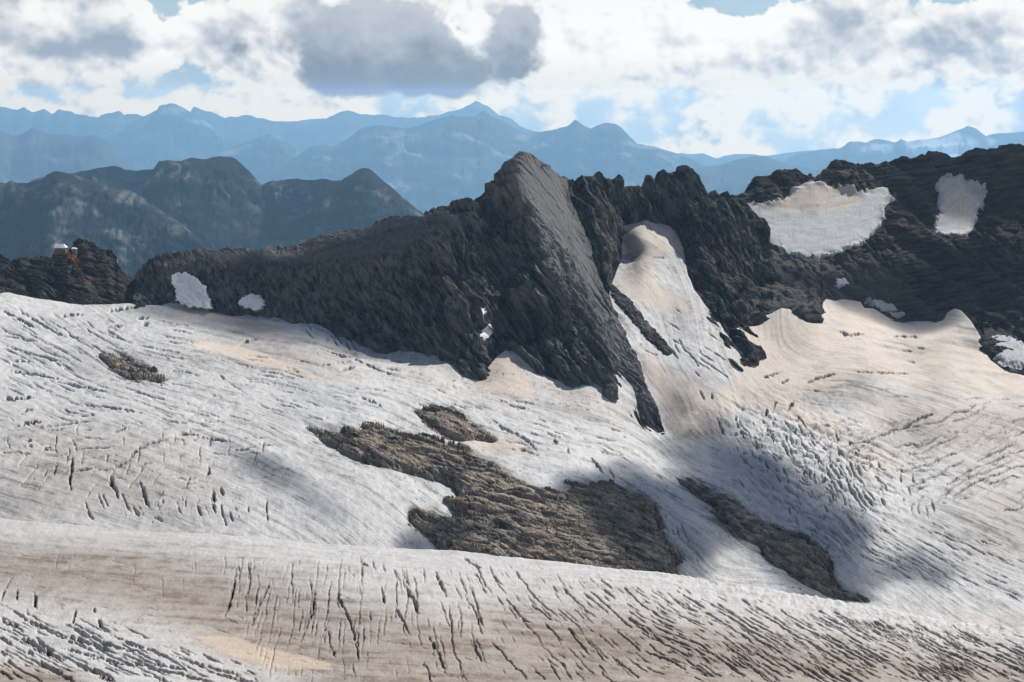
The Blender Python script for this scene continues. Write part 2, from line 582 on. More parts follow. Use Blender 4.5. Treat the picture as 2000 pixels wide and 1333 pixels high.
M_snow = ice_material('old_snow', ice=(0.62, 0.62, 0.62), grain=0.5)


def far_material(name, dark, light, pale, scale):
    m, b = new_mat(name, 0.95, 0.05)
    p = pos()
    r, g, bl, al = attrm()                   # r pale scree or meadow, g snow
    n = noise(p, scale, 8, 0.6)
    c = mixc(sstep(0.35, 0.65, n), dark, light)
    c = mixc(r, c, pale)
    c = mixc(g, c, (0.88, 0.88, 0.88))
    setc(b, c)
    return m


M_mid = far_material('forested_rock', (0.005, 0.008, 0.010), (0.018, 0.022, 0.026), (0.17, 0.155, 0.15), 0.008)
M_far = far_material('far_mountain', (0.04, 0.05, 0.045), (0.08, 0.085, 0.075), (0.34, 0.32, 0.27), 0.0007)
m, b = new_mat('valley_ground', 0.95, 0.05)
n_ = noise(pos(), 0.0015, 6, 0.6)
setc(b, mixc(sstep(0.3, 0.7, n_), (0.05, 0.075, 0.035), (0.10, 0.10, 0.06)))
M_ground = m

# ------------------------------------------------------------------ ground: one sheet to the horizon, deep valleys beyond the glacier
gx = np.concatenate([-np.geomspace(64000, 60, 60), np.geomspace(60, 64000, 60)])
gy = np.concatenate([[-2500, -1500, -800, -400], np.linspace(-200, 3000, 60), np.geomspace(3100, 70500, 64)])
GX, GY = np.meshgrid(gx, gy[::-1])
R = np.hypot(GX, GY)
GZ = -60 - 360 * smooth01(60, 650, R) - 1350 * smooth01(1700, 4200, R)
GZ = GZ - 0.085 * np.maximum(R - 10500, 0)      # the country falls away towards the far lowlands
GZ = GZ + fbm(GX / 2500, GY / 2500, 4, 3) * 160 * smooth01(2500, 6000, R)
me = grid_mesh('ground', np.stack([GX, GY, GZ], -1), M_ground)
link('ground', me, kind='structure', label='deep hazy valley floor below the mountains')


# ------------------------------------------------------------------ far mountain ranges
def mountain(name, sil, dist, mat, label, bottom=600, ncol=380, nrow=34, relief=0.016, slope=0.62, seed=1, pale=(0.0, 0.0), snow=None, jag=1.0, paleth=0.1, depthvar=0.04, rib=2.2, uf=1.3):
    xs = np.linspace(sil[0][0], sil[-1][0], ncol)
    base = line(sil)
    jit = (fbm(xs / 26.0, xs * 0 + seed * 3.1, 4, seed) * 3.2 + fbm(xs / 7.0, xs * 0 + seed, 2, seed + 5) * 0.9) * jag
    arr = base(xs) + jit
    top = lambda x: np.interp(x, xs, arr)
    bot = lambda x: np.full_like(x, bottom)
    f_x = dist * (1 + depthvar * np.sin(xs / 170.0 + seed) + depthvar * 0.6 * np.sin(xs / 61.0 + seed * 2))

    def field(px, py):
        # a slope of the given steepness that faces the viewer below the crest
        d0 = np.interp(px, xs, f_x)
        z0 = -(np.interp(px, xs, arr) - YH) / FPX
        z1 = -(py - YH) / FPX
        # z = d*z1 ; z = d0*z0 - slope*(d0-d)  ->  d
        d = d0 * (z0 - slope) / (z1 - slope)
        return 1.0 / np.maximum(d, d0 * 0.45)

    sc = dist * 0.05

    def disp(P, PX, PY, N):
        t = np.linspace(0, 1, P.shape[0])[:, None]
        u = P[..., 0] / sc; v = (P[..., 1] * 0.7 + P[..., 2]) / sc
        w = fbm(u * 0.7, v * 0.7, 3, seed + 9) * 0.6
        rg = fbm(u * uf + w, v * rib * uf + w * 0.8, 8, seed, ridged=True, gain=0.6)
        h = rg * relief * dist * (0.015 + np.minimum(1, t * 6))
        return P + N * h[..., None]

    def attr(P, PX, PY, N):
        u = P[..., 0] / sc; v = (P[..., 1] * 0.5 + P[..., 2]) / sc
        n = fbm(u * 1.7 + 5, v * 2.6, 6, seed + 31, gain=0.6)
        r = smooth01(paleth, paleth + 0.25, n) * pale[0]
        if pale[1]:
            st = fbm(u * 5 + fbm(u, v, 3, seed + 77) * 2.5, v * 0.8, 4, seed + 41, ridged=True)
            r = np.maximum(r, smooth01(0.25, 0.6, st) * smooth01(-0.05, 0.35, n) * pale[1])
        g = np.zeros_like(r)
        if snow:
            for poly, amt in snow:
                g = np.maximum(g, polymask(poly, 4)(PX, PY) * smooth01(-0.5, -0.1, n) * amt)
        return np.stack([r, g, r * 0, r * 0 + 1], -1)

    return surface(name, xs, top, bot, nrow, field, mat, disp, attr, back=dist * 0.12, backslope=0.7, tuck=dist * 0.03, smooth=True, kind='structure', label=label)


J = [(-320, 240), (0, 252), (300, 260), (600, 262), (900, 262), (1100, 270), (1250, 290), (1340, 302), (1372, 300), (1400, 310), (1440, 300), (1500, 305), (1560, 296), (1700, 285), (2000, 280), (2320, 280)]
mountain('mountain_range_horizon', J, 64000, M_far, 'faintest pale blue range along the horizon behind the others', bottom=420, relief=0.006, seed=21, nrow=24, pale=(0.3, 0), depthvar=0.01)
F_ = [(360, 240), (378, 209), (400, 216), (440, 230), (480, 226), (520, 233), (560, 240), (600, 235), (640, 229), (680, 214), (700, 222), (760, 226), (800, 232), (850, 226), (905, 211), (930, 198), (955, 207), (975, 225), (1000, 233), (1020, 250), (1100, 275), (1200, 310), (1260, 340)]
mountain('mountain_range_centre_back', F_, 61000, M_far, 'very pale blue jagged range behind the long blue ridge', bottom=430, jag=1.7, relief=0.007, seed=22, nrow=28, pale=(0.5, 0), depthvar=0.01)
A_ = [(-320, 225), (-150, 205), (-60, 214), (0, 210), (32, 215), (46, 211), (63, 219), (88, 213), (102, 223), (113, 216), (137, 216), (148, 224), (166, 226), (192, 229), (212, 220), (234, 218), (243, 226), (261, 223), (279, 226), (330, 245), (420, 265), (500, 290)]
mountain('mountain_range_left_back', A_, 57000, M_far, 'pale blue saw-toothed range at the upper left edge', bottom=440, jag=1.5, relief=0.008, seed=23, nrow=30, pale=(0.5, 0), depthvar=0.01)
B_ = [(120, 300), (203, 266), (247, 247), (282, 227), (307, 215), (311, 207), (324, 205), (334, 201), (344, 203), (370, 218), (405, 240), (441, 261), (469, 279), (530, 310), (600, 345), (660, 380)]
mountain('mountain_pyramid', B_, 50000, M_far, 'hazy blue pyramid peak with pale scree patches', bottom=470, relief=0.010, seed=24, pale=(1.0, 0), jag=0.7, depthvar=0.015)
D_ = [(380, 320), (440, 292), (473, 281), (494, 272), (525, 262), (543, 266), (564, 280), (587, 301), (620, 325), (680, 370)]
mountain('mountain_round_hill', D_, 43000, M_far, 'hazy blue rounded hill right of the pyramid peak', bottom=470, relief=0.009, seed=25, pale=(1.0, 0), jag=0.6, depthvar=0.012)
C_ = [(-320, 280), (-120, 245), (-40, 236), (0, 252), (21, 266), (39, 264), (63, 250), (78, 254), (99, 263), (134, 264), (155, 266), (183, 265), (201, 272), (219, 286), (233, 302), (260, 325), (300, 360), (380, 410)]
mountain('mountain_shoulder_left', C_, 35000, M_far, 'smooth mid blue mountain shoulder at the left edge', bottom=500, relief=0.008, seed=26, pale=(0.25, 0), jag=0.5, depthvar=0.015)
H_ = [(1400, 345), (1480, 328), (1525, 318), (1560, 301), (1600, 294), (1640, 290), (1660, 277), (1690, 279), (1710, 271), (1730, 274), (1748, 279), (1760, 272), (1772, 278), (1800, 273), (1830, 270), (1850, 264), (1870, 255), (1892, 246), (1908, 252), (1925, 266), (1950, 260), (1980, 260), (2000, 257), (2080, 262), (2200, 280), (2320, 290)]
snowH = [([(1766, 276), (1840, 270), (1868, 262), (1882, 275), (1900, 290), (1908, 310), (1925, 320), (1850, 330), (1800, 318), (1775, 300)], 1.0),
         ([(1692, 285), (1740, 288), (1742, 300), (1700, 308), (1680, 300)], 0.7), ([(1925, 270), (1945, 278), (1940, 292), (1922, 290)], 0.7)]
mountain('mountain_glaciated_right', H_, 45000, M_far, 'hazy blue mountain with white glacier above the right ridge', bottom=470, relief=0.008, seed=28, pale=(0.5, 0), jag=0.7, snow=snowH, depthvar=0.012)
E_ = [(430, 420), (510, 358), (540, 333), (560, 320), (600, 291), (618, 284), (635, 283), (652, 287), (680, 271), (705, 251), (735, 245), (770, 248), (790, 251), (810, 247), (830, 241), (860, 231), (885, 225), (897, 229), (905, 228), (925, 229), (936, 222), (944, 216), (952, 222), (960, 228), (980, 236), (1000, 248), (1025, 261), (1060, 258), (1090, 252), (1110, 246), (1118, 239), (1124, 233), (1132, 240), (1142, 247), (1155, 252), (1168, 245), (1177, 241), (1185, 240), (1203, 243), (1215, 251), (1225, 262), (1245, 281), (1280, 287), (1320, 300), (1350, 311), (1378, 322), (1450, 350), (1540, 400)]
mountain('mountain_long_ridge', E_, 40000, M_far, 'long blue twin-pointed ridge behind the grey central peak', bottom=520, ncol=640, nrow=60, relief=0.009, seed=27, pale=(0.9, 0), jag=0.5, snow=[([(774, 325), (790, 325), (790, 331), (774, 331)], 1.0)], depthvar=0.015)
G_ = [(1250, 380), (1330, 340), (1370, 327), (1400, 324), (1440, 312), (1480, 304), (1498, 305), (1525, 318), (1560, 326), (1600, 332), (1700, 330), (1800, 325), (1900, 330), (2000, 335), (2320, 340)]
mountain('mountain_foothill_right', G_, 33000, M_far, 'plain deeper blue foothill between the central and right ridges', bottom=520, relief=0.008, seed=29, jag=0.7, depthvar=0.015)

# dark blue mid range
I2 = [(60, 350), (120, 340), (150, 337), (187, 330), (219, 325), (233, 326), (247, 333), (268, 334), (285, 332), (300, 331), (310, 316), (328, 313), (353, 315), (374, 309), (405, 311), (427, 305), (455, 308), (469, 318), (487, 335), (511, 361), (526, 355), (543, 353), (578, 349), (600, 352), (628, 350), (650, 353), (667, 352), (680, 344), (692, 337), (709, 328), (722, 330), (741, 347), (776, 377), (812, 406), (850, 435), (920, 480)]
mountain('mountain_dark_back', I2, 9600, M_mid, 'dark blue rocky mountain with flat notched summit and pale gullies', bottom=640, ncol=560, nrow=105, relief=0.0085, slope=0.8, seed=31, uf=2.6, pale=(0.0, 0.8), jag=0.9, rib=0.42, depthvar=0.03)
I1 = [(-320, 330), (-150, 372), (-60, 350), (0, 355), (11, 358), (21, 353), (35, 359), (53, 358), (67, 353), (83, 351), (92, 342), (106, 335), (123, 336), (141, 340), (160, 347), (187, 356), (230, 364), (268, 379), (317, 412), (353, 437), (405, 480), (450, 520), (520, 580)]
mountain('mountain_dark_front', I1, 8100, M_mid, 'dark blue-brown mountain flank streaked with pale scree at left', bottom=660, ncol=440, nrow=105, relief=0.0085, slope=0.8, seed=33, uf=2.6, pale=(0.3, 0.9), jag=0.9, rib=0.42, paleth=0.15, depthvar=0.03)

# ------------------------------------------------------------------ traced outlines (frame units)
CREST = [(-320, 985), (0, 1012), (50, 1018), (150, 1025), (300, 1040), (500, 1050), (650, 1063), (800, 1073), (920, 1081), (1000, 1091), (1100, 1100), (1200, 1112), (1320, 1124), (1420, 1140), (1500, 1152), (1600, 1168), (1700, 1185), (1800, 1207), (1850, 1217), (1920, 1224), (2000, 1228), (2320, 1240)]
crest = line(CREST)
OUT1 = [(196, 691), (208, 693), (243, 694), (261, 702), (282, 710), (300, 726), (317, 742), (307, 744), (282, 733), (268, 726), (272, 737), (254, 737), (229, 726), (208, 714), (198, 703)]
OUT2 = [(815, 804), (829, 797), (854, 795), (879, 802), (893, 811), (910, 822), (935, 832), (953, 848), (972, 859), (963, 864), (939, 859), (917, 855), (900, 860), (868, 850), (840, 832), (826, 818)]
OUT3 = [(583, 823), (621, 842), (653, 836), (681, 839), (695, 842), (716, 831), (752, 837), (783, 843), (812, 853), (847, 857), (864, 873), (893, 875), (928, 891), (953, 897), (967, 906), (974, 922), (998, 931), (1023, 945), (1037, 959), (1072, 961), (1094, 966), (1120, 972), (1125, 948), (1140, 952), (1161, 955), (1182, 948), (1221, 951), (1252, 971), (1272, 982), (1287, 1008), (1280, 1033), (1295, 1058), (1320, 1073), (1340, 1083), (1322, 1098), (1322, 1150), (900, 1110), (850, 1058), (800, 1018), (790, 998), (825, 998), (875, 1018), (928, 1029), (900, 1003), (880, 988), (900, 981), (938, 986), (900, 970), (886, 957), (893, 952), (854, 936), (833, 927), (826, 932), (797, 924), (759, 913), (716, 903), (688, 892), (663, 874), (635, 860)]
OUT4 = [(1315, 927), (1345, 938), (1380, 950), (1415, 968), (1450, 993), (1480, 1018), (1500, 1023), (1530, 1038), (1575, 1050), (1605, 1075), (1620, 1103), (1617, 1123), (1630, 1135), (1655, 1150), (1690, 1164), (1724, 1174), (1690, 1174), (1640, 1166), (1610, 1156), (1565, 1133), (1535, 1113), (1500, 1090), (1482, 1078), (1490, 1068), (1470, 1055), (1440, 1048), (1430, 1038), (1400, 1003), (1385, 983), (1350, 958)]
HANG1 = [(1441, 393), (1462, 400), (1497, 398), (1529, 392), (1547, 372), (1568, 360), (1586, 355), (1617, 365), (1653, 370), (1684, 379), (1705, 370), (1723, 363), (1737, 365), (1735, 381), (1748, 392), (1734, 399), (1723, 406), (1730, 420), (1720, 437), (1705, 451), (1688, 469), (1653, 487), (1617, 497), (1582, 499), (1547, 496), (1519, 480), (1487, 466), (1476, 455), (1469, 434), (1462, 413), (1448, 406)]
HANG2 = [(1833, 352), (1845, 342), (1862, 345), (1878, 338), (1887, 353), (1914, 360), (1926, 370), (1921, 392), (1908, 412), (1903, 441), (1889, 462), (1864, 459), (1832, 459), (1825, 441), (1839, 413), (1831, 395), (1836, 377), (1830, 366)]
BLOCK1 = [(338, 543), (347, 535), (370, 538), (388, 548), (402, 563), (406, 578), (416, 604), (388, 600), (363, 594), (350, 588), (346, 566), (340, 554)]
BLOCK2 = [(465, 589), (476, 582), (490, 575), (508, 578), (517, 593), (515, 603), (504, 607), (494, 600), (483, 601), (469, 596)]

# ------------------------------------------------------------------ glacier surfaces (smooth, from spot depths)
GP = [(-320, 545, 1430), (0, 568, 1405), (71, 582, 1400), (159, 591, 1398), (212, 593, 1397), (307, 592, 1395), (346, 579, 1405), (374, 584, 1392), (450, 615, 1335), (529, 616, 1315), (600, 631, 1275), (690, 668, 1240), (750, 688, 1220), (847, 693, 1195), (930, 733, 1165), (985, 688, 1190), (1058, 730, 1172), (1104, 753, 1160), (1150, 752, 1158), (1200, 776, 1152), (1250, 822, 1150), (1295, 850, 1145),
      (0, 680, 1230), (300, 680, 1215), (500, 720, 1160), (700, 760, 1110), (0, 800, 1070), (300, 800, 1060), (600, 830, 1040), (800, 790, 1095), (900, 900, 1020), (1000, 830, 1090), (1150, 860, 1085),
      (0, 900, 975), (300, 910, 955), (600, 950, 950), (0, 985, 915), (-320, 980, 920), (300, 1030, 900), (600, 1060, 890), (900, 1080, 895), (1100, 960, 985), (1100, 1090, 895), (1300, 960, 1010), (1300, 1110, 900), (1500, 1000, 985), (1500, 1140, 885), (1700, 1170, 868), (1700, 1000, 985), (1900, 1000, 980), (2320, 1000, 985), (2000, 1220, 845), (2320, 1240, 845), (1800, 1100, 910), (1350, 850, 1130), (1420, 880, 1100),
      (1200, 541, 1362), (1215, 442, 1428), (1232, 500, 1400), (1265, 430, 1432), (1250, 520, 1366), (1250, 470, 1398), (1318, 444, 1437), (1328, 470, 1418), (1335, 500, 1392), (1300, 520, 1376), (1330, 560, 1345), (1250, 580, 1318), (1300, 640, 1280), (1250, 640, 1272), (1353, 600, 1308), (1402, 650, 1272), (1380, 720, 1215), (1290, 740, 1198), (1440, 722, 1225),
      (1455, 631, 1310), (1501, 615, 1328), (1543, 605, 1342), (1607, 592, 1385), (1681, 591, 1400), (1758, 629, 1392), (1839, 629, 1388), (1864, 603, 1402), (1896, 628, 1380), (1921, 684, 1325), (1963, 726, 1290), (2000, 735, 1280), (2320, 800, 1240), (1550, 700, 1255), (1700, 690, 1280), (1850, 700, 1290), (1600, 780, 1185), (1450, 790, 1180), (1800, 800, 1185), (2000, 820, 1170), (2320, 860, 1150), (1500, 880, 1090), (1700, 880, 1095), (1900, 900, 1080)]
D_glac = tps_depth(GP)
FP = [(-320, 985, 585), (0, 1012, 570), (500, 1050, 548), (1000, 1091, 525), (1500, 1152, 500), (2000, 1228, 472), (2320, 1245, 470),
      (0, 1130, 500), (500, 1160, 482), (1000, 1190, 466), (1500, 1230, 452), (2000, 1290, 440), (-320, 1200, 455), (0, 1250, 438), (500, 1270, 424), (1000, 1280, 414), (1500, 1300, 410),
      (0, 1333, 402), (500, 1333, 395), (1000, 1333, 392), (1500, 1345, 390), (2000, 1370, 398), (0, 1500, 330), (1000, 1500, 326), (2000, 1500, 330), (-320, 1500, 335), (2320, 1500, 332)]
D_fore = tps_depth(FP)

# flow lines give the streaks a direction: psi is constant along a flow line
FLOW = [(0, [(300, 600), (500, 650), (700, 695), (930, 750), (1100, 800), (1290, 880), (1450, 965), (1600, 1060), (1720, 1140)]),
        (-1.4, [(150, 602), (350, 690), (560, 740), (750, 790), (950, 880), (1150, 940), (1300, 1050), (1400, 1140)]),
        (-2.8, [(0, 620), (200, 730), (400, 785), (600, 870), (800, 960), (950, 1060)]),
        (-4.0, [(0, 700), (200, 790), (400, 865), (600, 955), (750, 1050)]),
        (-5.4, [(0, 810), (200, 880), (400, 965), (600, 1060)]), (-6.6, [(0, 930), (200, 990), (400, 1050)]),
        (1.2, [(1240, 640), (1290, 740), (1350, 850), (1500, 960), (1700, 1090), (1850, 1180)]),
        (2.6, [(1330, 500), (1370, 620), (1430, 760), (1560, 900), (1780, 1050), (2000, 1160)]),
        (4.2, [(1450, 760), (1600, 850), (1800, 950), (2000, 1040)]),
        (6.0, [(1480, 690), (1650, 760), (1850, 830), (2000, 880)]), (7.6, [(1550, 640), (1700, 690), (1850, 720), (2000, 750)])]
psi_f = tps_value([(x, y, v) for v, l in FLOW for x, y in l], lam=2e-3)

# ------------------------------------------------------------------ crevasses: drawn once into a depth raster, then carved into the ice
CRES = 1.0
cw, ch = int((X1 - X0) / CRES) + 2, int((Y1 - Y0) / CRES) + 2
CBUF = np.zeros((ch, cw), np.float32)


def carve(pts, w, depth=1.0):
    p0 = np.array(pts, float)
    if w > 2.2:                                          # fray the traced line
        L_ = np.concatenate([[0], np.cumsum(np.linalg.norm(np.diff(p0, axis=0), axis=1))])
        t_ = np.linspace(0, L_[-1], max(int(L_[-1] / 3.5), 3))
        p0 = np.stack([np.interp(t_, L_, p0[:, 0]), np.interp(t_, L_, p0[:, 1])], -1)
        p0[1:-1] += rs.normal(0, 0.28 * w ** 0.7, (len(p0) - 2, 2))
    pts = p0
    seg = np.linalg.norm(np.diff(pts, axis=0), axis=1); tot = seg.sum() + 1e-6; s = 0
    wob = np.clip(rs.normal(0.9, 0.55, len(seg)), 0.05, 2.0)
    for k in range(len(seg)):
        a, b = pts[k], pts[k + 1]
        r = w + 2
        i0 = int(min(a[0], b[0]) - r - X0); i1 = int(max(a[0], b[0]) + r - X0) + 2
        j0 = int(min(a[1], b[1]) - r - Y0); j1 = int(max(a[1], b[1]) + r - Y0) + 2
        if i0 < 0 or j0 < 0 or i1 >= cw or j1 >= ch: s += seg[k]; continue
        x, y = np.meshgrid(np.arange(i0, i1) + X0, np.arange(j0, j1) + Y0)
        d = b - a; L2 = d @ d + 1e-9
        t = np.clip(((x - a[0]) * d[0] + (y - a[1]) * d[1]) / L2, 0, 1)
        q = np.hypot(x - a[0] - t * d[0], y - a[1] - t * d[1])
        u = (s + t * seg[k]) / tot
        ww = w * 0.30 * np.clip(4 * u * (1 - u) * 1.3, 0.1, 1) * wob[k]
        v = np.clip(1.25 * (1 - (q / (ww + 0.42)) ** 2), 0, 1) * depth * np.clip(ww / 1.1, 0.18, 1.6)
        sl = CBUF[j0:j1, i0:i1]
        np.maximum(sl, v.astype(np.float32), out=sl)
        s += seg[k]


def wander(x, y, ang, length, bend=0.0, jit=0.12, step=5.0):
    n = max(int(length / step), 2)
    st = length / n
    x -= math.cos(ang) * length / 2; y -= math.sin(ang) * length / 2
    pts = [(x, y)]
    for k in range(n):
        a = ang + bend * (k / n - 0.5) + random.gauss(0, jit * 1.5)
        x += math.cos(a) * st; y += math.sin(a) * st
        pts.append((x, y))
    return pts


def inpoly(x, y, poly):
    c = False; n = len(poly)
    for i in range(n):
        (xa, ya), (xb, yb) = poly[i], poly[(i + 1) % n]
        if (ya > y) != (yb > y) and x < xa + (y - ya) * (xb - xa) / (yb - ya): c = not c
    return c


def field_of(poly, n, angf, lens, ws, bend=0.0, jit=0.12, spread=8, depth=1.0):
    xs_ = [p[0] for p in poly]; ys_ = [p[1] for p in poly]
    k = tries = 0
    while k < n and tries < n * 30:
        tries += 1
        x = random.uniform(min(xs_), max(xs_)); y = random.uniform(min(ys_), max(ys_))
        if not inpoly(x, y, poly): continue
        a = angf(x, y) if callable(angf) else angf
        L = random.uniform(*lens) * random.uniform(0.55, 1.2)
        w = 0.8 * (ws[0] * 0.6 + (ws[1] - ws[0] * 0.6) * random.random() ** 2.6)
        carve(wander(x, y, math.radians(a + random.gauss(0, spread)), L, bend, jit), w, depth)
        k += 1


# families of roughly parallel cracks: level lines of a phase, broken up along their length
CXG = np.arange(cw) + X0; CYG = np.arange(ch) + Y0


def crackset(poly, phase, spacing, width, length, gate=0.05, soft=14, seed=1, warp=0.3, wl=28.0, depth=1.0, alongang=None, gsoft=0.35):
    pa = np.array(poly, float)
    i0 = max(int(pa[:, 0].min() - soft * 2 - X0), 1); i1 = min(int(pa[:, 0].max() + soft * 2 - X0), cw - 1)
    j0 = max(int(pa[:, 1].min() - soft * 2 - Y0), 1); j1 = min(int(pa[:, 1].max() + soft * 2 - Y0), ch - 1)
    x, y = np.meshgrid(CXG[i0:i1].astype(float), CYG[j0:j1].astype(float))
    m = polymask(poly, soft)(x, y)
    if callable(phase): ph = phase(x, y); al = math.radians(alongang or 0.0)
    else:
        al = math.radians(phase); ph = -x * math.sin(al) + y * math.cos(al)
    along = x * math.cos(al) + y * math.sin(al)
    ph = ph / spacing + fbm(x / wl, y / wl, 3, seed) * warp + fbm(x / (wl * 5), y / (wl * 5), 2, seed + 1) * warp * 3
    gy_, gx_ = np.gradient(ph)
    g = np.hypot(gx_, gy_) + 1e-4
    idx = np.round(ph)
    dist = np.abs(ph - idx) / g
    gt = gn(idx * 0.731 + 0.37, along / length + idx * 0.613, seed + 2) + 0.22 * gn(idx * 1.3 + 0.5, along / (length * 0.2), seed + 3) + 0.42 * gn(x / 90.0, y / 60.0, seed + 5) + (m - 1) * 1.6
    on = smooth01(gate, gate + gsoft, gt)
    wv = width * on * (0.55 + 0.9 * np.abs(gn(along / 26.0, idx * 0.9, seed + 4)))
    v = np.clip(1.25 * (1 - (dist / (wv * 0.5 + 0.38)) ** 2), 0, 1) * np.clip(wv / 1.7, 0, 1.5) * (on > 0.02) * depth
    sl = CBUF[j0:j1, i0:i1]
    np.maximum(sl, v.astype(np.float32), out=sl)


FANL = [(300, 1085, 275, 1340), (450, 1085, 415, 1340), (600, 1075, 575, 1340), (720, 1070, 720, 1340), (850, 1078, 940, 1340), (1000, 1092, 1230, 1340), (1200, 1112, 1560, 1345), (1400, 1137, 1760, 1345), (1600, 1168, 1930, 1345), (1800, 1207, 2080, 1345), (1950, 1226, 2200, 1345), (100, 1050, 60, 1340)]
fan_f = tps_value([(x0 + (x1 - x0) * t, y0 + (y1 - y0) * t, x0) for x0, y0, x1, y1 in FANL for t in (0, 0.5, 1)], lam=1e-3)
fan = line([(300, 108), (450, 104), (700, 84), (850, 62), (1000, 46), (1200, 38), (1500, 31), (2000, 22)])
crackset([(420, 1085), (800, 1090), (1000, 1104), (1000, 1340), (700, 1330), (430, 1200)], fan_f, 19, 1.7, 110, 0.06, seed=901, alongang=80)
crackset([(880, 1100), (1300, 1140), (1400, 1345), (800, 1345), (840, 1240)], fan_f, 15, 1.9, 90, 0.05, seed=905, alongang=45)
crackset([(1200, 1130), (1700, 1195), (2080, 1245), (2080, 1350), (1250, 1350)], fan_f, 17, 2.2, 100, 0.02, seed=909, alongang=30)
crackset([(1200, 1130), (1700, 1195), (2080, 1245), (2080, 1350), (1250, 1350)], fan_f, 12, 1.4, 70, 0.14, seed=913, alongang=30)
crackset([(0, 1060), (600, 1090), (560, 1230), (300, 1200), (0, 1150)], fan_f, 20, 1.0, 70, 0.2, seed=917, alongang=105, depth=0.55)
crackset([(-20, 1050), (1000, 1100), (2020, 1240), (2020, 1345), (-20, 1345)], 12, 13, 0.7, 30, 0.2, seed=921, depth=0.6)
for pts, w in [([(462, 1122), (455, 1150), (448, 1180), (436, 1208)], 4.5), ([(528, 1132), (515, 1165), (500, 1190), (490, 1222)], 4), ([(612, 1150), (612, 1190), (600, 1225)], 4.5),
               ([(660, 1140), (662, 1170), (680, 1205), (692, 1240), (700, 1290)], 4), ([(640, 1225), (646, 1260), (655, 1285)], 4), ([(745, 1145), (752, 1180)], 4.5), ([(790, 1142), (808, 1170), (818, 1198)], 6), ([(850, 1115), (862, 1145), (872, 1165)], 6.5), ([(905, 1090), (925, 1105), (940, 1112)], 5), ([(703, 1095), (720, 1110)], 5),
               ([(835, 1240), (850, 1262), (860, 1285), (872, 1320)], 5), ([(770, 1180), (790, 1215), (800, 1240)], 4), ([(67, 1156), (71, 1192)], 4.5), ([(118, 1178), (120, 1190)], 4), ([(148, 1190), (142, 1220)], 4), ([(192, 1210), (198, 1226)], 5), ([(184, 1188), (186, 1197)], 5), ([(52, 1188), (55, 1202)], 3.5), ([(34, 1150), (33, 1172)], 3.5), ([(25, 1125), (8, 1150), (3, 1175)], 3)]:
    carve(pts, w, 1.1)
# long slots in the lower left corner
for pts, w in [([(0, 1178), (40, 1203), (95, 1232), (140, 1255), (200, 1280)], 4), ([(0, 1208), (25, 1220), (45, 1234)], 9), ([(38, 1244), (70, 1260), (100, 1276), (128, 1288)], 10), ([(68, 1246), (90, 1260), (110, 1272)], 7),
               ([(125, 1220), (160, 1238), (200, 1255), (265, 1278)], 6), ([(130, 1240), (170, 1256), (205, 1268), (230, 1280)], 6), ([(78, 1288), (100, 1305), (125, 1320), (150, 1335)], 9), ([(140, 1292), (175, 1308), (205, 1325), (230, 1338)], 8),
               ([(215, 1240), (250, 1256), (300, 1275), (345, 1293)], 4.5), ([(190, 1215), (202, 1230), (214, 1238)], 6), ([(120, 1265), (180, 1280), (235, 1298), (270, 1300)], 4.5), ([(250, 1290), (310, 1308), (360, 1320), (430, 1336)], 6), ([(230, 1280), (300, 1296), (380, 1312)], 5), ([(330, 1280), (400, 1302), (470, 1318)], 4.5),
               ([(0, 1245), (20, 1258)], 9), ([(0, 1270), (22, 1280)], 8), ([(15, 1288), (26, 1298)], 8), ([(50, 1272), (62, 1280)], 6), ([(0, 1310), (25, 1325)], 3), ([(150, 1330), (180, 1345)], 5), ([(300, 1325), (340, 1340)], 6), ([(400, 1310), (480, 1330), (540, 1340)], 4)]:
    carve([(x + random.gauss(0, 1.5), y + random.gauss(0, 1)) for x, y in pts], w, 1.3)
crackset([(0, 1185), (250, 1225), (540, 1315), (580, 1345), (0, 1345)], 26, 13, 2.4, 80, 0.0, seed=925)
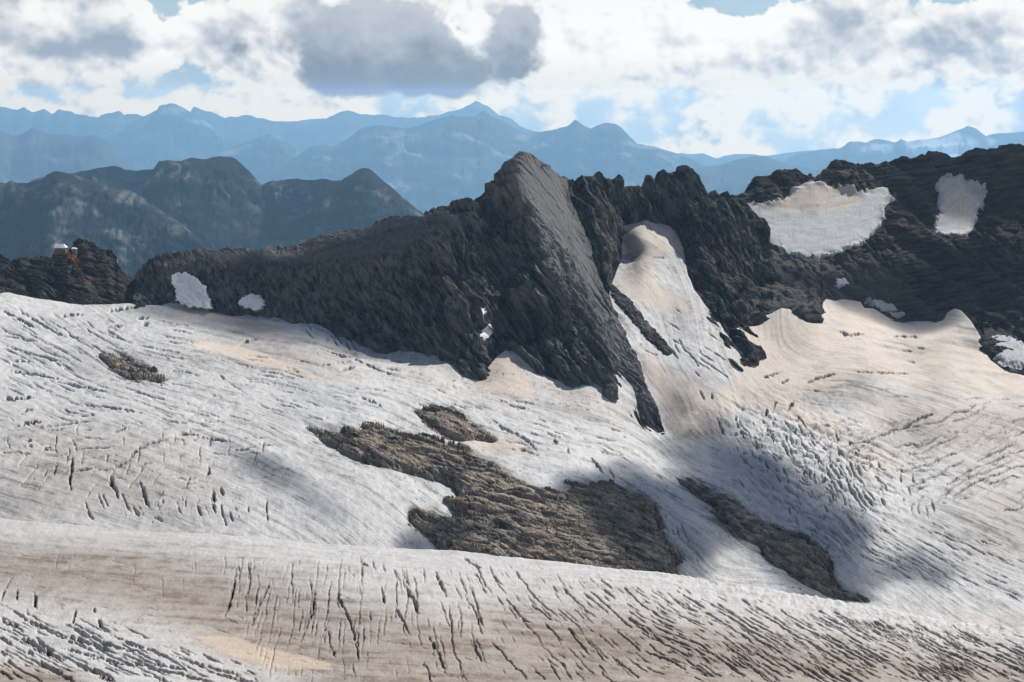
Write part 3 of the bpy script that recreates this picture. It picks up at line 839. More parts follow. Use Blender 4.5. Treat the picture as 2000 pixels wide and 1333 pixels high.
# middle glacier, left bulge
for pts, w in [([(141, 892), (140, 915), (136, 938), (139, 958)], 7), ([(335, 858), (290, 868), (262, 885), (245, 905), (222, 918), (215, 935)], 4.5), ([(217, 928), (216, 945), (228, 962), (230, 975)], 8), ([(272, 936), (280, 962), (291, 992)], 7.5), ([(410, 908), (405, 930), (398, 942)], 4.5), ([(416, 955), (418, 985), (421, 1005)], 5), ([(430, 955), (436, 970)], 4.5), ([(145, 922), (168, 919), (188, 915)], 3),
               ([(165, 978), (175, 1005), (184, 1018)], 3.5), ([(190, 965), (203, 995)], 3), ([(385, 990), (395, 1010)], 5), ([(265, 1000), (270, 1010)], 7), ([(300, 1010), (318, 1018)], 5), ([(92, 915), (86, 930)], 3), ([(110, 905), (105, 932)], 3), ([(210, 890), (208, 905)], 3), ([(374, 862), (395, 856), (450, 862)], 4), ([(345, 848), (390, 850)], 4), ([(456, 880), (490, 878)], 4), ([(372, 930), (362, 955)], 3),
               ([(220, 845), (235, 841), (248, 836)], 4), ([(45, 862), (62, 860)], 4), ([(42, 872), (70, 870)], 4), ([(80, 880), (100, 872), (112, 862)], 4), ([(20, 838), (50, 828), (90, 825)], 4.5), ([(0, 782), (35, 780), (70, 774)], 6), ([(40, 805), (66, 800)], 4.5), ([(155, 792), (200, 795), (245, 802), (290, 810)], 3), ([(155, 814), (185, 813)], 3.5),
               ([(0, 604), (25, 618), (50, 632), (78, 645)], 3.5), ([(33, 600), (45, 612), (75, 630), (105, 648), (140, 662)], 3), ([(62, 690), (100, 703), (130, 708)], 2.5), ([(15, 722), (60, 727), (120, 742)], 3.5), ([(105, 744), (160, 756), (230, 770)], 3), ([(210, 608), (240, 603), (275, 600)], 6), ([(118, 618), (140, 614), (165, 614)], 5), ([(200, 640), (222, 638), (244, 636)], 3), ([(205, 643), (225, 655), (245, 668)], 3),
               ([(264, 624), (290, 620)], 5), ([(275, 636), (292, 632)], 5), ([(310, 686), (332, 702)], 2.5), ([(425, 730), (450, 750), (480, 770)], 2.5), ([(463, 678), (480, 668), (505, 662)], 2.5), ([(620, 716), (660, 710), (690, 706)], 3), ([(665, 724), (695, 718)], 4.5), ([(620, 680), (650, 690), (690, 700), (740, 725), (790, 740)], 2.5),
               ([(0, 655), (40, 662), (80, 668)], 2), ([(0, 672), (60, 690), (120, 706)], 2), ([(20, 705), (65, 706)], 2.5)]:
    carve(pts, w, 1.2)
crackset([(120, 945), (540, 955), (570, 1045), (250, 1032), (140, 1010)], lambda x, y: x - (y - 990) * 0.35 + (x - 300) * (y - 990) * 0.0012, 13, 2.2, 46, 0.14, seed=931, alongang=75)
crackset([(0, 765), (520, 805), (560, 905), (0, 940)], -5, 15, 1.8, 75, 0.18, seed=935)
crackset([(-20, 600), (300, 605), (620, 760), (300, 800), (-20, 770)], psi_f, 0.20, 1.5, 110, 0.20, seed=939, alongang=22, warp=0.35)
crackset([(300, 640), (700, 690), (1290, 880), (1500, 1000), (1000, 900), (600, 800)], psi_f, 0.13, 1.2, 80, 0.18, seed=943, alongang=22, warp=0.4)
crackset([(540, 620), (660, 645), (740, 690), (680, 690), (560, 650)], 55, 10, 2.0, 22, 0.0, soft=6, seed=947)
crackset([(960, 750), (1190, 795), (1300, 870), (1200, 910), (1000, 850)], 14, 11, 1.8, 40, 0.10, seed=951)
crackset([(1020, 860), (1250, 900), (1420, 970), (1330, 990), (1150, 940)], 30, 10, 1.5, 46, 0.12, seed=955)
crackset([(500, 760), (800, 800), (1000, 900), (1250, 960), (1100, 960), (800, 900)], psi_f, 0.10, 0.9, 70, 0.2, seed=957, alongang=26, depth=0.7)
for pts, w in [([(958, 818), (980, 836), (1010, 852), (1040, 872), (1050, 888)], 4), ([(1082, 858), (1089, 872)], 5), ([(1104, 866), (1112, 892)], 3), ([(1152, 895), (1168, 912), (1180, 925)], 4), ([(1188, 912), (1200, 935)], 3), ([(700, 775), (725, 784), (748, 795)], 3), ([(1010, 878), (1030, 880)], 3)]:
    carve(pts, w, 1.1)
# icefall and right side
SERAC = [(1370, 812), (1480, 797), (1580, 800), (1700, 860), (1760, 930), (1740, 1010), (1610, 1030), (1500, 960), (1420, 890)]
crackset(SERAC, lambda x, y: x - (y - 880) * 0.55 + 18 * np.sin(y / 42.0), 12, 2.5, 50, -0.08, seed=961, alongang=62, warp=0.7)
crackset(SERAC, -14, 19, 1.8, 36, 0.05, seed=965, warp=0.7)
crackset([(1380, 860), (1520, 930), (1660, 1010), (1620, 1070), (1480, 990), (1380, 920)], 42, 10, 1.6, 30, 0.10, seed=969, warp=0.5)
crackset([(1620, 880), (1740, 800), (2030, 750), (2030, 1010), (1800, 1020), (1700, 960)], lambda x, y: y + (x - 1800) * 0.36 + 10 * np.sin(x / 60.0), 15, 2.6, 120, -0.02, seed=973, alongang=-20, warp=0.45)
crackset([(1620, 880), (1740, 800), (2030, 750), (2030, 1010), (1800, 1020), (1700, 960)], -34, 12, 1.3, 70, 0.12, seed=975, warp=0.5)
crackset([(1735, 895), (1800, 900), (1845, 960), (1835, 1035), (1755, 1025)], 82, 13, 2.6, 40, 0.0, seed=977)
crackset([(1540, 795), (1720, 825), (1700, 905), (1590, 860)], -20, 14, 2.0, 60, 0.05, seed=979)
crackset([(1620, 655), (1760, 665), (1930, 690), (1930, 722), (1760, 720)], 6, 10, 2.0, 40, 0.05, seed=981)
crackset([(1540, 725), (1760, 735), (2030, 745), (2030, 810), (1750, 800), (1580, 785)], -5, 13, 1.7, 75, 0.05, seed=983)
crackset([(1480, 950), (1700, 990), (2030, 1040), (2030, 1200), (1850, 1170), (1560, 1040)], psi_f, 0.10, 1.3, 70, 0.10, seed=985, alongang=35, warp=0.45)
crackset([(1515, 975), (1565, 985), (1580, 1065), (1540, 1065)], 76, 11, 2.0, 30, 0.0, soft=8, seed=987)
crackset([(1250, 975), (1340, 990), (1400, 1120), (1330, 1120)], 64, 11, 1.6, 40, 0.05, seed=989)
crackset([(1270, 600), (1335, 595), (1410, 640), (1450, 730), (1410, 750), (1320, 690)], 34, 8, 1.5, 90, 0.0, soft=8, seed=991)
crackset([(1290, 650), (1360, 670), (1430, 760), (1400, 775), (1320, 720)], 58, 10, 1.7, 44, 0.05, soft=8, seed=993, warp=0.6)
crackset([(1262, 490), (1332, 495), (1334, 535), (1270, 545)], -4, 8, 1.5, 34, 0.05, soft=6, seed=995)
crackset([(1190, 630), (1260, 640), (1310, 705), (1260, 710)], 18, 9, 1.5, 34, 0.05, soft=6, seed=997)
for pts, w in [([(1750, 845), (1775, 830), (1800, 815), (1830, 808)], 5), ([(1488, 738), (1510, 733), (1527, 727)], 4), ([(1525, 750), (1540, 742)], 5), ([(1572, 750), (1600, 738), (1637, 729)], 4), ([(1658, 726), (1700, 727), (1790, 731)], 2.5), ([(1635, 648), (1660, 655), (1690, 651)], 4.5), ([(1740, 658), (1800, 658)], 3), ([(1365, 762), (1376, 782)], 4), ([(1390, 770), (1392, 780)], 3), ([(1435, 812), (1448, 845), (1455, 858)], 5.5), ([(1400, 815), (1412, 845), (1418, 850)], 4), ([(1506, 808), (1514, 790), (1520, 782)], 3), ([(1535, 805), (1545, 790), (1550, 784)], 6), ([(1495, 812), (1498, 800)], 4)]:
    carve(pts, w, 1.2)
# dense thin cracks that give the ice its grain
crackset([(-20, 590), (300, 600), (700, 720), (900, 850), (700, 900), (300, 870), (-20, 850)], psi_f, 0.085, 1.1, 60, 0.16, seed=1001, alongang=23, warp=0.5, soft=30)
crackset([(-20, 780), (560, 830), (640, 960), (480, 1040), (-20, 1000)], lambda x, y: x * 0.95 + (y - 900) * 0.25 + 14 * np.sin(y / 30.0), 14, 1.3, 40, 0.2, seed=1005, alongang=80, warp=0.6, soft=30)
crackset([(-20, 760), (560, 810), (640, 960), (480, 1000), (-20, 940)], -8, 9, 1.2, 60, 0.18, seed=1009, warp=0.6, soft=30)
crackset([(560, 640), (1000, 760), (1300, 880), (1400, 960), (1200, 950), (900, 850), (600, 720)], 17, 9, 1.2, 60, 0.14, seed=1013, warp=0.6, soft=24)
crackset([(1330, 860), (1500, 900), (1700, 1000), (2030, 1050), (2030, 1190), (1700, 1150), (1450, 1000)], psi_f, 0.055, 1.1, 60, 0.14, seed=1017, alongang=36, warp=0.6, soft=26)
crackset([(1500, 800), (1700, 780), (2030, 760), (2030, 1000), (1750, 1000), (1550, 950)], lambda x, y: y + (x - 1800) * 0.30 + 8 * np.sin(x / 45.0), 8, 1.3, 60, 0.08, seed=1021, alongang=-17, warp=0.7, soft=24)
crackset([(1380, 800), (1560, 790), (1720, 900), (1700, 1010), (1560, 1000), (1420, 900)], 66, 8, 1.6, 36, 0.05, seed=1025, warp=0.8, soft=26)
crackset([(400, 1070), (1000, 1095), (2030, 1235), (2030, 1345), (500, 1345)], fan_f, 8, 1.2, 44, 0.10, seed=1029, alongang=40, warp=0.5)
crackset([(-20, 1170), (260, 1215), (560, 1310), (600, 1345), (-20, 1345)], 27, 7, 1.4, 90, 0.06, seed=1033, warp=0.4)
C_f = Field(CBUF, CRES)

# sandy and dirty patches with shapes of their own, and painted shade on one fin
SAND = [([(310, 592), (346, 579), (374, 583), (423, 599), (476, 617), (522, 635), (564, 650), (547, 656), (494, 650), (441, 636), (388, 615), (346, 600)], 4, 0.95),
        ([(300, 600), (346, 603), (441, 645), (560, 660), (640, 690), (520, 680), (400, 650), (330, 625)], 9, 0.45),
        ([(365, 670), (406, 668), (458, 675), (511, 688), (564, 709), (607, 726), (628, 742), (600, 740), (550, 723), (494, 709), (441, 695), (388, 679)], 3.5, 0.95),
        ([(946, 733), (956, 709), (981, 691), (991, 687), (1006, 700), (1030, 735), (1043, 762), (1037, 779), (1009, 779), (970, 769), (935, 758), (917, 744)], 5, 0.85),
        ([(808, 692), (850, 696), (880, 718), (860, 722), (825, 715), (800, 702)], 4, 0.7), ([(1050, 740), (1170, 758), (1200, 790), (1120, 790), (1050, 765)], 8, 0.55),
        ([(1180, 765), (1240, 815), (1225, 825), (1180, 795)], 6, 0.6),
        ([(900, 860), (935, 855), (967, 864), (988, 855), (1016, 864), (1037, 881), (1034, 892), (1006, 892), (953, 880), (917, 869)], 3.5, 0.9),
        # the sandy bowl below the right ridge
        ([(1425, 630), (1460, 618), (1530, 600), (1560, 618), (1605, 590), (1680, 590), (1760, 630), (1840, 630), (1865, 600), (1900, 630), (1925, 690), (1965, 722), (2100, 740), (2100, 775), (1900, 775), (1720, 745), (1620, 760), (1560, 790), (1600, 800), (1660, 850), (1640, 860), (1500, 800), (1420, 800), (1400, 850), (1330, 855), (1300, 830), (1270, 740), (1240, 680), (1300, 720), (1400, 770), (1440, 740), (1450, 690)], 7, 0.95),
        ([(1195, 542), (1235, 535), (1250, 500), (1215, 470), (1215, 440), (1263, 428), (1320, 444), (1335, 490), (1290, 500), (1270, 520), (1290, 560), (1340, 590), (1370, 620), (1300, 610), (1240, 590)], 5, 0.9),
        ([(1630, 850), (1700, 840), (1800, 870), (1760, 930), (1680, 920)], 14, 0.6), ([(1640, 770), (2010, 760), (2100, 900), (1900, 900), (1700, 850)], 22, 0.75), ([(1850, 930), (2100, 900), (2100, 1090), (1950, 1080)], 30, 0.5), ([(0, 830), (330, 850), (500, 960), (300, 1010), (0, 1000)], 40, 0.4), ([(420, 640), (640, 690), (740, 750), (640, 735), (450, 690)], 14, 0.45), ([(560, 630), (760, 700), (930, 745), (1180, 790), (1000, 790), (760, 730)], 12, 0.35),
        ([(1850, 1205), (2100, 1195), (2100, 1240), (1850, 1225)], 8, 0.5)]
DIRT_SHADE = [([(1215, 450), (1240, 445), (1253, 500), (1240, 520), (1222, 500)], 3, 0.5), ([(1550, 745), (1700, 735), (1720, 790), (1600, 800), (1560, 780)], 8, 0.38), ([(1700, 660), (1920, 670), (1920, 720), (1750, 720)], 10, 0.28),  # first patch: shade painted on the grey left fin of the couloir
        ([(1870, 625), (1905, 640), (1920, 690), (1885, 680), (1865, 650)], 5, 0.6), ([(1510, 690), (1570, 670), (1580, 695), (1530, 710)], 8, 0.3), ([(1650, 615), (1700, 612), (1725, 635), (1690, 640)], 5, 0.25),
        ([(1300, 770), (1420, 790), (1400, 850), (1330, 870), (1300, 845)], 10, 0.45), ([(1700, 800), (2100, 800), (2100, 870), (1750, 870)], 20, 0.3), ([(1880, 700), (1990, 730), (1990, 745), (1900, 725)], 6, 0.35),
        ([(0, 960), (120, 950), (130, 1010), (0, 1010)], 20, 0.4), ([(0, 820), (330, 860), (480, 950), (300, 1000), (0, 960)], 40, 0.2), ([(380, 640), (620, 690), (740, 760), (640, 740), (420, 690)], 16, 0.32), ([(1850, 950), (2100, 950), (2100, 1080), (1900, 1060)], 30, 0.25)]


def multi(lst):
    acc = 0
    for poly, soft, amt in lst: acc = np.maximum(acc, polymask(poly, soft).b * amt)
    return Field(acc, 2)


sand_f, dirt_shade_f = multi(SAND), multi(DIRT_SHADE)
sand_small = multi([SAND[k] for k in (0, 2, 3, 4, 7)])
out_f = multi([(OUT1, 3, 1), (OUT2, 3, 1), (OUT3, 4, 1), (OUT4, 4, 1)])
halo_f = multi([(OUT1, 9, 1), (OUT2, 9, 1), (OUT3, 12, 1), (OUT4, 12, 1)])
deb_f = multi([(OUT1, 22, 1), (OUT2, 20, 1), (OUT3, 30, 1), (OUT4, 26, 1), ([(600, 640), (700, 675), (850, 700), (940, 740), (1000, 700), (1100, 760), (1200, 785), (1290, 860), (1240, 840), (1100, 790), (930, 765), (700, 700)], 12, 0.8)])
ser_f = polymask(SERAC, 40)
BLUE = polymask([(500, 720), (700, 740), (820, 790), (900, 900), (1100, 920), (1300, 1000), (1400, 1140), (1000, 960), (800, 870), (600, 800)], 40)


def ice_disp(P, PX, PY, N):
    X, Y = P[..., 0], P[..., 1]
    psi = psi_f(PX, PY)
    s = PX / 90.0
    h = fbm(X / 70, Y / 90, 4, 51) * 2.4 + fbm(psi * 5.0 + fbm(X / 50, Y / 50, 3, 50) * 0.5, s * 0.7, 4, 52) * 0.36 + fbm(psi * 22 + fbm(X / 16, Y / 16, 2, 49) * 0.7, s * 2.6, 3, 53) * 0.14
    sm = sand_f(PX, PY)
    h = h * (1 - 0.75 * sm)
    sr = ser_f(PX, PY)
    h = h + sr * (facets(X / 8 + 0.5 * Y / 8, Y / 22, 55) * 2.2 + facets(X / 4.5, Y / 10, 59) * 0.9 + fbm(X / 10, Y / 16, 4, 56) * 1.6)
    rough = (fbm(X / 14, Y / 18, 4, 57) * 0.6 + fbm(X / 4.0, Y / 6.5, 3, 58) * 0.38) * (1 - 0.75 * sm)
    cr = C_f(PX, PY)
    h = h + rough - cr * 4.2 * (P[..., 1] / 1000.0)
    h = h - out_f(PX, PY) * 3.0
    return P + np.array([0, 0, 1.0]) * h[..., None]


def ice_attr(P, PX, PY, N):
    X, Y = P[..., 0], P[..., 1]
    psi = psi_f(PX, PY)
    s = PX / 90.0
    streak = fbm(psi * 9.0 + fbm(X / 60, Y / 60, 3, 61) * 0.35, s * 0.35, 5, 62, gain=0.6)
    fine = fbm(psi * 34.0 + fbm(X / 14, Y / 14, 2, 60) * 0.8, s * 2.4, 3, 63)
    mott = fbm(X / 7, Y / 11, 4, 67, gain=0.65)
    patch = fbm(X / 120, Y / 120, 4, 64)
    sand = sand_f(PX + patch * 14 + streak * 26, PY + streak * 12 + fine * 5 + fbm(X / 30, Y / 40, 4, 65) * 9)
    sand = np.clip(sand + (smooth01(0.25, 0.8, patch + streak * 0.5) * 0.22), 0, 1) * (0.85 + 0.3 * fbm(psi * 6, s, 4, 66))
    drift = sand_small(PX + streak * 7, PY + streak * 4 + fine * 2 + mott * 3)
    sand = np.maximum(sand, drift)
    dirt = dirt_shade_f(PX + patch * 20, PY + streak * 14) * (1 + 0.7 * streak) + smooth01(-0.05, 0.75, streak + fine * 0.6 + mott * 0.35) * 0.62 * (1 - 0.45 * sand) + 0.10 + mott * 0.16
    dirt = dirt + smooth01(0.0, 0.7, patch) * 0.12 * (1 - sand)
    dirt = dirt * (1 - 0.7 * smooth01(0.6, 0.95, sand)) * (1 - 0.7 * smooth01(0.4, 0.8, drift))
    lay = fbm(X / 55 + streak * 0.4, Y / 95, 4, 70)
    dirt = dirt + smooth01(0.06, 0.12, lay) * sand * 0.22 + smooth01(0.24, 0.29, lay) * sand * 0.16
    cr = C_f(PX, PY)
    halo = smooth01(0.02, 0.6, halo_f(PX + streak * 22, PY + streak * 12 + mott * 6)) * (1 - 0.6 * sand)
    dirt = dirt + halo * (0.35 + 0.5 * smooth01(-0.1, 0.5, fine + streak))
    deb = smooth01(0.0, 0.25, deb_f(PX + streak * 30, PY + streak * 15)) * smooth01(0.32, 0.5, fbm(X / 2.6, Y / 4.5, 3, 48))
    dirt = dirt + deb * 0.8
    foli = smooth01(0.35, 0.85, fbm(psi * 11.0 + fbm(X / 40, Y / 40, 3, 68) * 0.6, s * 0.5, 4, 69, ridged=True)) * smooth01(-0.3, 0.3, patch + mott * 0.3)
    dirt = dirt + foli * 0.34 * (1 - 0.5 * sand)
    blue = BLUE(PX, PY) * 0.22 * (1 - sand) + 0.03
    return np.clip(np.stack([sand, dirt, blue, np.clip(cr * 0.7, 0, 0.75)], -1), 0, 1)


TOPG = line([(-320, 545), (0, 568), (71, 582), (159, 590), (212, 592), (307, 591), (346, 578), (374, 582), (437, 612), (494, 614), (529, 614), (564, 622), (621, 630), (649, 648), (700, 667), (741, 683), (790, 684), (847, 690), (882, 706), (907, 723), (939, 732), (953, 717), (970, 696), (988, 684), (1006, 685), (1023, 703), (1058, 728), (1104, 750), (1129, 743), (1161, 748), (1176, 756), (1186, 600), (1192, 560), (1199, 541), (1212, 505), (1216, 440), (1240, 434), (1263, 428), (1300, 438), (1318, 443), (1328, 467), (1335, 485), (1343, 533), (1356, 566), (1377, 594), (1405, 628), (1418, 650), (1440, 640), (1455, 629), (1460, 619), (1501, 613), (1526, 601), (1543, 603), (1561, 617), (1589, 624), (1603, 615), (1607, 590), (1614, 583), (1631, 587), (1646, 583), (1681, 589), (1688, 601), (1705, 601), (1734, 618), (1758, 627), (1808, 626), (1839, 627), (1850, 611), (1864, 601), (1878, 606), (1896, 626), (1917, 661), (1921, 682), (1935, 703), (1963, 724), (2000, 733), (2320, 780)])
xs = np.concatenate([np.linspace(-300, -20, 40, endpoint=False), np.linspace(-20, 2020, 1180), np.linspace(2020, 2300, 40)[1:]])
PX, PY = np.meshgrid(xs, np.concatenate([np.arange(415, 540, 1.8), np.concatenate([np.arange(540, 1262, 1.6), np.arange(1262, 1330, 6.0)])]))
tx = np.arange(-320, 2320, 1.0); tv = TOPG(tx)
tv = np.min([np.roll(tv, k) for k in range(-7, 8)], axis=0)
keep = (PY > np.interp(PX, tx, tv) - 7) & (PY < crest(PX) + 80)
P = unproj(PX, PY, 1.0 / D_glac(PX, PY))
P = ice_disp(P, PX, PY, None)
under = np.clip(np.interp(PX, tx, TOPG(tx)) + 1 - PY, 0, 14)      # dips under the rock walls
P[..., 2] -= under * 0.5
me = grid_mesh('glacier', P, M_ice, ice_attr(P, PX, PY, None), keep)
link('glacier', me, kind='structure', label='broad grey-white crevassed glacier with sandy dust below the rock walls')

# ------------------------------------------------------------------ foreground glacier
fore_sand = multi([([(365, 1236), (450, 1240), (520, 1262), (600, 1280), (655, 1295), (640, 1312), (560, 1312), (470, 1292), (400, 1262)], 3.5, 1.0), ([(0, 1090), (300, 1110), (600, 1230), (800, 1300), (500, 1290), (300, 1200), (0, 1140)], 26, 0.55), ([(0, 1290), (90, 1310), (180, 1345), (0, 1360)], 12, 0.8), ([(900, 1180), (1400, 1230), (2000, 1300), (2000, 1400), (800, 1400), (600, 1280)], 40, 0.5)])
fore_dirt = multi([([(-50, 1050), (300, 1075), (500, 1110), (760, 1180), (1000, 1240), (2050, 1330), (2050, 1420), (700, 1420), (520, 1290), (250, 1185), (-50, 1150)], 24, 0.62), ([(-50, 1055), (280, 1080), (400, 1110), (200, 1110), (-50, 1085)], 12, 0.75), ([(900, 1180), (1300, 1215), (1700, 1270), (2050, 1300), (2050, 1360), (1500, 1340), (1000, 1290)], 26, 0.78), ([(-50, 1300), (120, 1310), (200, 1345), (-50, 1420)], 10, 0.7)])


def fore_disp(P, PX, PY, N):
    X, Y = P[..., 0], P[..., 1]
    v = PY - crest(PX)
    h = fbm(X / 45, Y / 60, 4, 71) * 0.9 + fbm(PX / 200, v / 9, 4, 72) * 0.22 + fbm(X / 6, Y / 8, 4, 73) * 0.32 + fbm(X / 1.6, Y / 3.2, 3, 75) * 0.16
    lump = smooth01(60, 0, v) * smooth01(1000, 1500, PX) * fbm(PX / 16, v / 10, 3, 74) * 0.9
    cr = C_f(PX + fbm(X / 3, Y / 3, 2, 76) * 1.6, PY + fbm(X / 3, Y / 3, 2, 77) * 1.6)
    sm = fore_sand(PX, PY)
    return P + np.array([0, 0, 1.0]) * ((h * (1 - 0.5 * sm) + lump) - cr * 2.4)[..., None]


def fore_attr(P, PX, PY, N):
    X, Y = P[..., 0], P[..., 1]
    v = PY - crest(PX)
    st = fbm(PX / 260, v / 11 + fbm(X / 40, Y / 40, 3, 81) * 0.6, 5, 82, gain=0.62)
    sp = fbm(X / 6, Y / 9, 4, 83, gain=0.62)
    sand = fore_sand(PX + sp * 10, PY + st * 10)
    dirt = fore_dirt(PX + sp * 10, PY + st * 14) * (0.9 + 0.55 * st) + smooth01(0.0, 0.7, st + sp * 0.6) * 0.3 + 0.15 + sp * 0.22
    dirt = dirt * (1 - 0.75 * smooth01(0.75, 1.0, sand))
    cr = C_f(PX + fbm(X / 3, Y / 3, 2, 76) * 1.6, PY + fbm(X / 3, Y / 3, 2, 77) * 1.6)
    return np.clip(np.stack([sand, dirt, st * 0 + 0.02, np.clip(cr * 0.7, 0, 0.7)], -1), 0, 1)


surface('glacier_foreground', xs, crest, lambda x: np.full_like(x, 1345.0), 225, D_fore, M_fore, fore_disp, fore_attr, back=160, backslope=0.75, tuck=60, smooth=True, kind='structure', label='nearest glacier hump, brown dusted and cut by fans of crevasses')
surface('glacier_foreground_near', np.linspace(-300, 2300, 130), lambda x: np.full_like(x, 1345.0), lambda x: np.full_like(x, 1515.0), 24, D_fore, M_fore, None, lambda P, PX, PY, N: np.stack([PX * 0 + 0.3, PX * 0 + 0.5, PX * 0, PX * 0], -1), back=3, backslope=0.9, tuck=60, kind='structure', label='glacier ice below the lower edge of the picture')


# ------------------------------------------------------------------ rock displacement
def rock_disp(theta, amp, along=45.0, across=7.0, big=5.0, block=2.0, seed=100, ledge=0.0, calm=None, ledgep=9.0, gully=0.0, gullyang=-1.35, gw=26.0, sc=1.0, where=None):
    ct, st_ = math.cos(theta), math.sin(theta)
    cg, sg = math.cos(gullyang), math.sin(gullyang)

    def f(P, PX, PY, N):
        a = P[..., 0] + 0.3 * P[..., 1]; b = P[..., 2] + 0.55 * P[..., 1]
        w = fbm(a / 40, b / 40, 4, seed + 1) * 9
        u = a * ct + b * st_; v = -a * st_ + b * ct + w
        h = big * fbm(a / 60, b / 60, 4, seed + 4)
        if gully:
            gu = a * cg + b * sg; gv = -a * sg + b * cg + w * 1.2
            gw_ = gully if where is None else gully * where(PX, PY)
            h = h + gw_ * (np.abs(fbm(gu / (gw * 5), gv / gw, 4, seed + 8, gain=0.45)) * 2.2 - 0.5)
        h = h + amp * 0.95 * facets(u / (34 * sc) + w * 0.03, v / (13 * sc), seed + 5)
        h = h + amp * 0.40 * facets(u / (15 * sc) + w * 0.05, v / (4.5 * sc), seed + 6)
        h = h + amp * 0.5 * fbm(u / along, v / across, 5, seed + 2, ridged=True, gain=0.5)
        h = h + block * 0.22 * facets(u / (6.0 * sc), v / (1.9 * sc), seed + 7)
        if ledge:
            q = v / ledgep + fbm(a / 30, b / 30, 2, seed + 9) * 0.6
            h = h + ledge * ((q - np.floor(q)) - 0.5) * (0.3 + 0.7 * smooth01(-0.3, 0.3, fbm(a / 45, b / 20, 3, seed + 10)))
        h = h + fbm(a / 2.4, b / 2.4, 3, seed + 11) * 0.18
        if calm is not None: h = h * (1 - calm(PX, PY)) + calm(PX, PY) * fbm(u / 26, v / 11, 5, seed + 12) * 0.6
        return P + N * h[..., None]
    return f


def rock_attr(rust=None, pale=None, scree=None, brown=0.0, seed=200):
    def f(P, PX, PY, N):
        z = PX * 0
        r = rust(PX, PY) if rust else z
        g = (pale(PX, PY) if pale else z) + 0.5
        b = scree(PX, PY) if scree else z
        a = (brown(PX, PY) if callable(brown) else z + brown)
        return np.clip(np.stack([r, g, b, a], -1), 0, 1)
    return f


def dg(x, y, k=0.0):
    """depth of the glacier at a frame point (plus k metres)"""
    return float(1.0 / D_glac(np.array([float(x)]), np.array([float(y)]))[0]) + k


# ------------------------------------------------------------------ central peak
BASE = [(262, 600), (320, 596), (400, 606), (440, 618), (494, 618), (529, 619), (564, 628), (621, 636), (649, 654), (700, 672), (741, 688), (790, 690), (847, 695), (882, 711), (907, 728), (939, 738), (953, 722), (970, 701), (988, 689), (1006, 690), (1023, 707), (1058, 732), (1104, 755), (1129, 750), (1161, 755), (1178, 765), (1200, 779), (1235, 810), (1270, 842), (1295, 853)]
CEN = [(264, 546, 1452), (274, 524, 1450), (300, 504, 1442), (344, 497, 1432), (400, 486, 1425), (458, 485, 1412), (515, 487, 1402), (529, 480, 1440), (564, 483, 1445), (592, 469, 1445), (652, 451, 1408), (713, 448, 1388), (766, 423, 1374), (797, 423, 1366), (819, 427, 1360), (829, 413, 1388), (879, 404, 1377), (924, 385, 1362), (947, 360, 1352), (984, 325, 1342), (1013, 299, 1337), (1023, 296, 1336), (1037, 299, 1338), (1055, 310, 1342), (1073, 325, 1350), (1094, 342, 1358), (1108, 349, 1362),
       # smooth whaleback crest and the lip where it breaks into cliff
       (600, 494, 1386), (670, 473, 1366), (741, 451, 1346), (812, 432, 1322), (868, 425, 1302), (917, 423, 1298), (953, 427, 1296), (988, 434, 1300),
       (330, 525, 1415), (400, 520, 1395), (520, 522, 1352), (600, 520, 1325), (670, 512, 1298), (752, 506, 1276), (812, 482, 1268), (850, 452, 1276), (900, 446, 1280), (945, 455, 1278),
       (330, 560, 1404), (450, 565, 1352), (600, 575, 1300), (700, 600, 1262), (780, 590, 1240), (850, 560, 1230), (895, 540, 1222), (940, 530, 1238), (930, 640, 1186), (870, 640, 1202), (800, 640, 1218), (960, 600, 1222), (985, 520, 1262), (985, 600, 1234), (984, 650, 1212),
       # left face of the peak, arete and slabs
       (900, 410, 1352), (950, 400, 1332), (975, 372, 1322), (960, 420, 1318), (1004, 312, 1325), (1006, 335, 1306), (1011, 356, 1296), (1016, 377, 1287), (1026, 394, 1280), (1037, 408, 1274), (1000, 420, 1298),
       (1050, 440, 1262), (1062, 475, 1248), (1085, 560, 1216), (1108, 650, 1188), (1130, 720, 1168), (1010, 480, 1268), (1020, 560, 1232), (1030, 640, 1205), (1060, 600, 1212), (1060, 680, 1188),
       # right edge, turning away
       (1080, 380, 1318), (1100, 430, 1300), (1120, 480, 1282), (1145, 560, 1250), (1170, 640, 1216), (1200, 720, 1184), (1225, 780, 1164),
       (1120, 400, 1345), (1135, 440, 1330), (1160, 500, 1308), (1185, 575, 1278), (1198, 600, 1268), (1218, 640, 1252), (1240, 690, dg(1240, 690) - 9), (1262, 740, dg(1262, 740) - 9), (1280, 780, dg(1280, 780) - 8), (1296, 830, dg(1296, 830) - 5)]
CEN += [(x, y, dg(x, y)) for x, y in BASE]
CEN += [(x, y + 40, dg(x, y) - 6) for x, y in BASE[::2]] + [(1320, 880, dg(1295, 853)), (1330, 820, dg(1296, 840) + 30), (230, 620, 1440), (240, 540, 1470), (1120, 330, 1380), (1023, 260, 1380), (600, 430, 1480), (300, 470, 1470), (1150, 420, 1370), (1200, 540, 1320), (1240, 640, 1290), (1290, 740, 1240)]
D_cen = cdt_depth(CEN, soft=1.6)
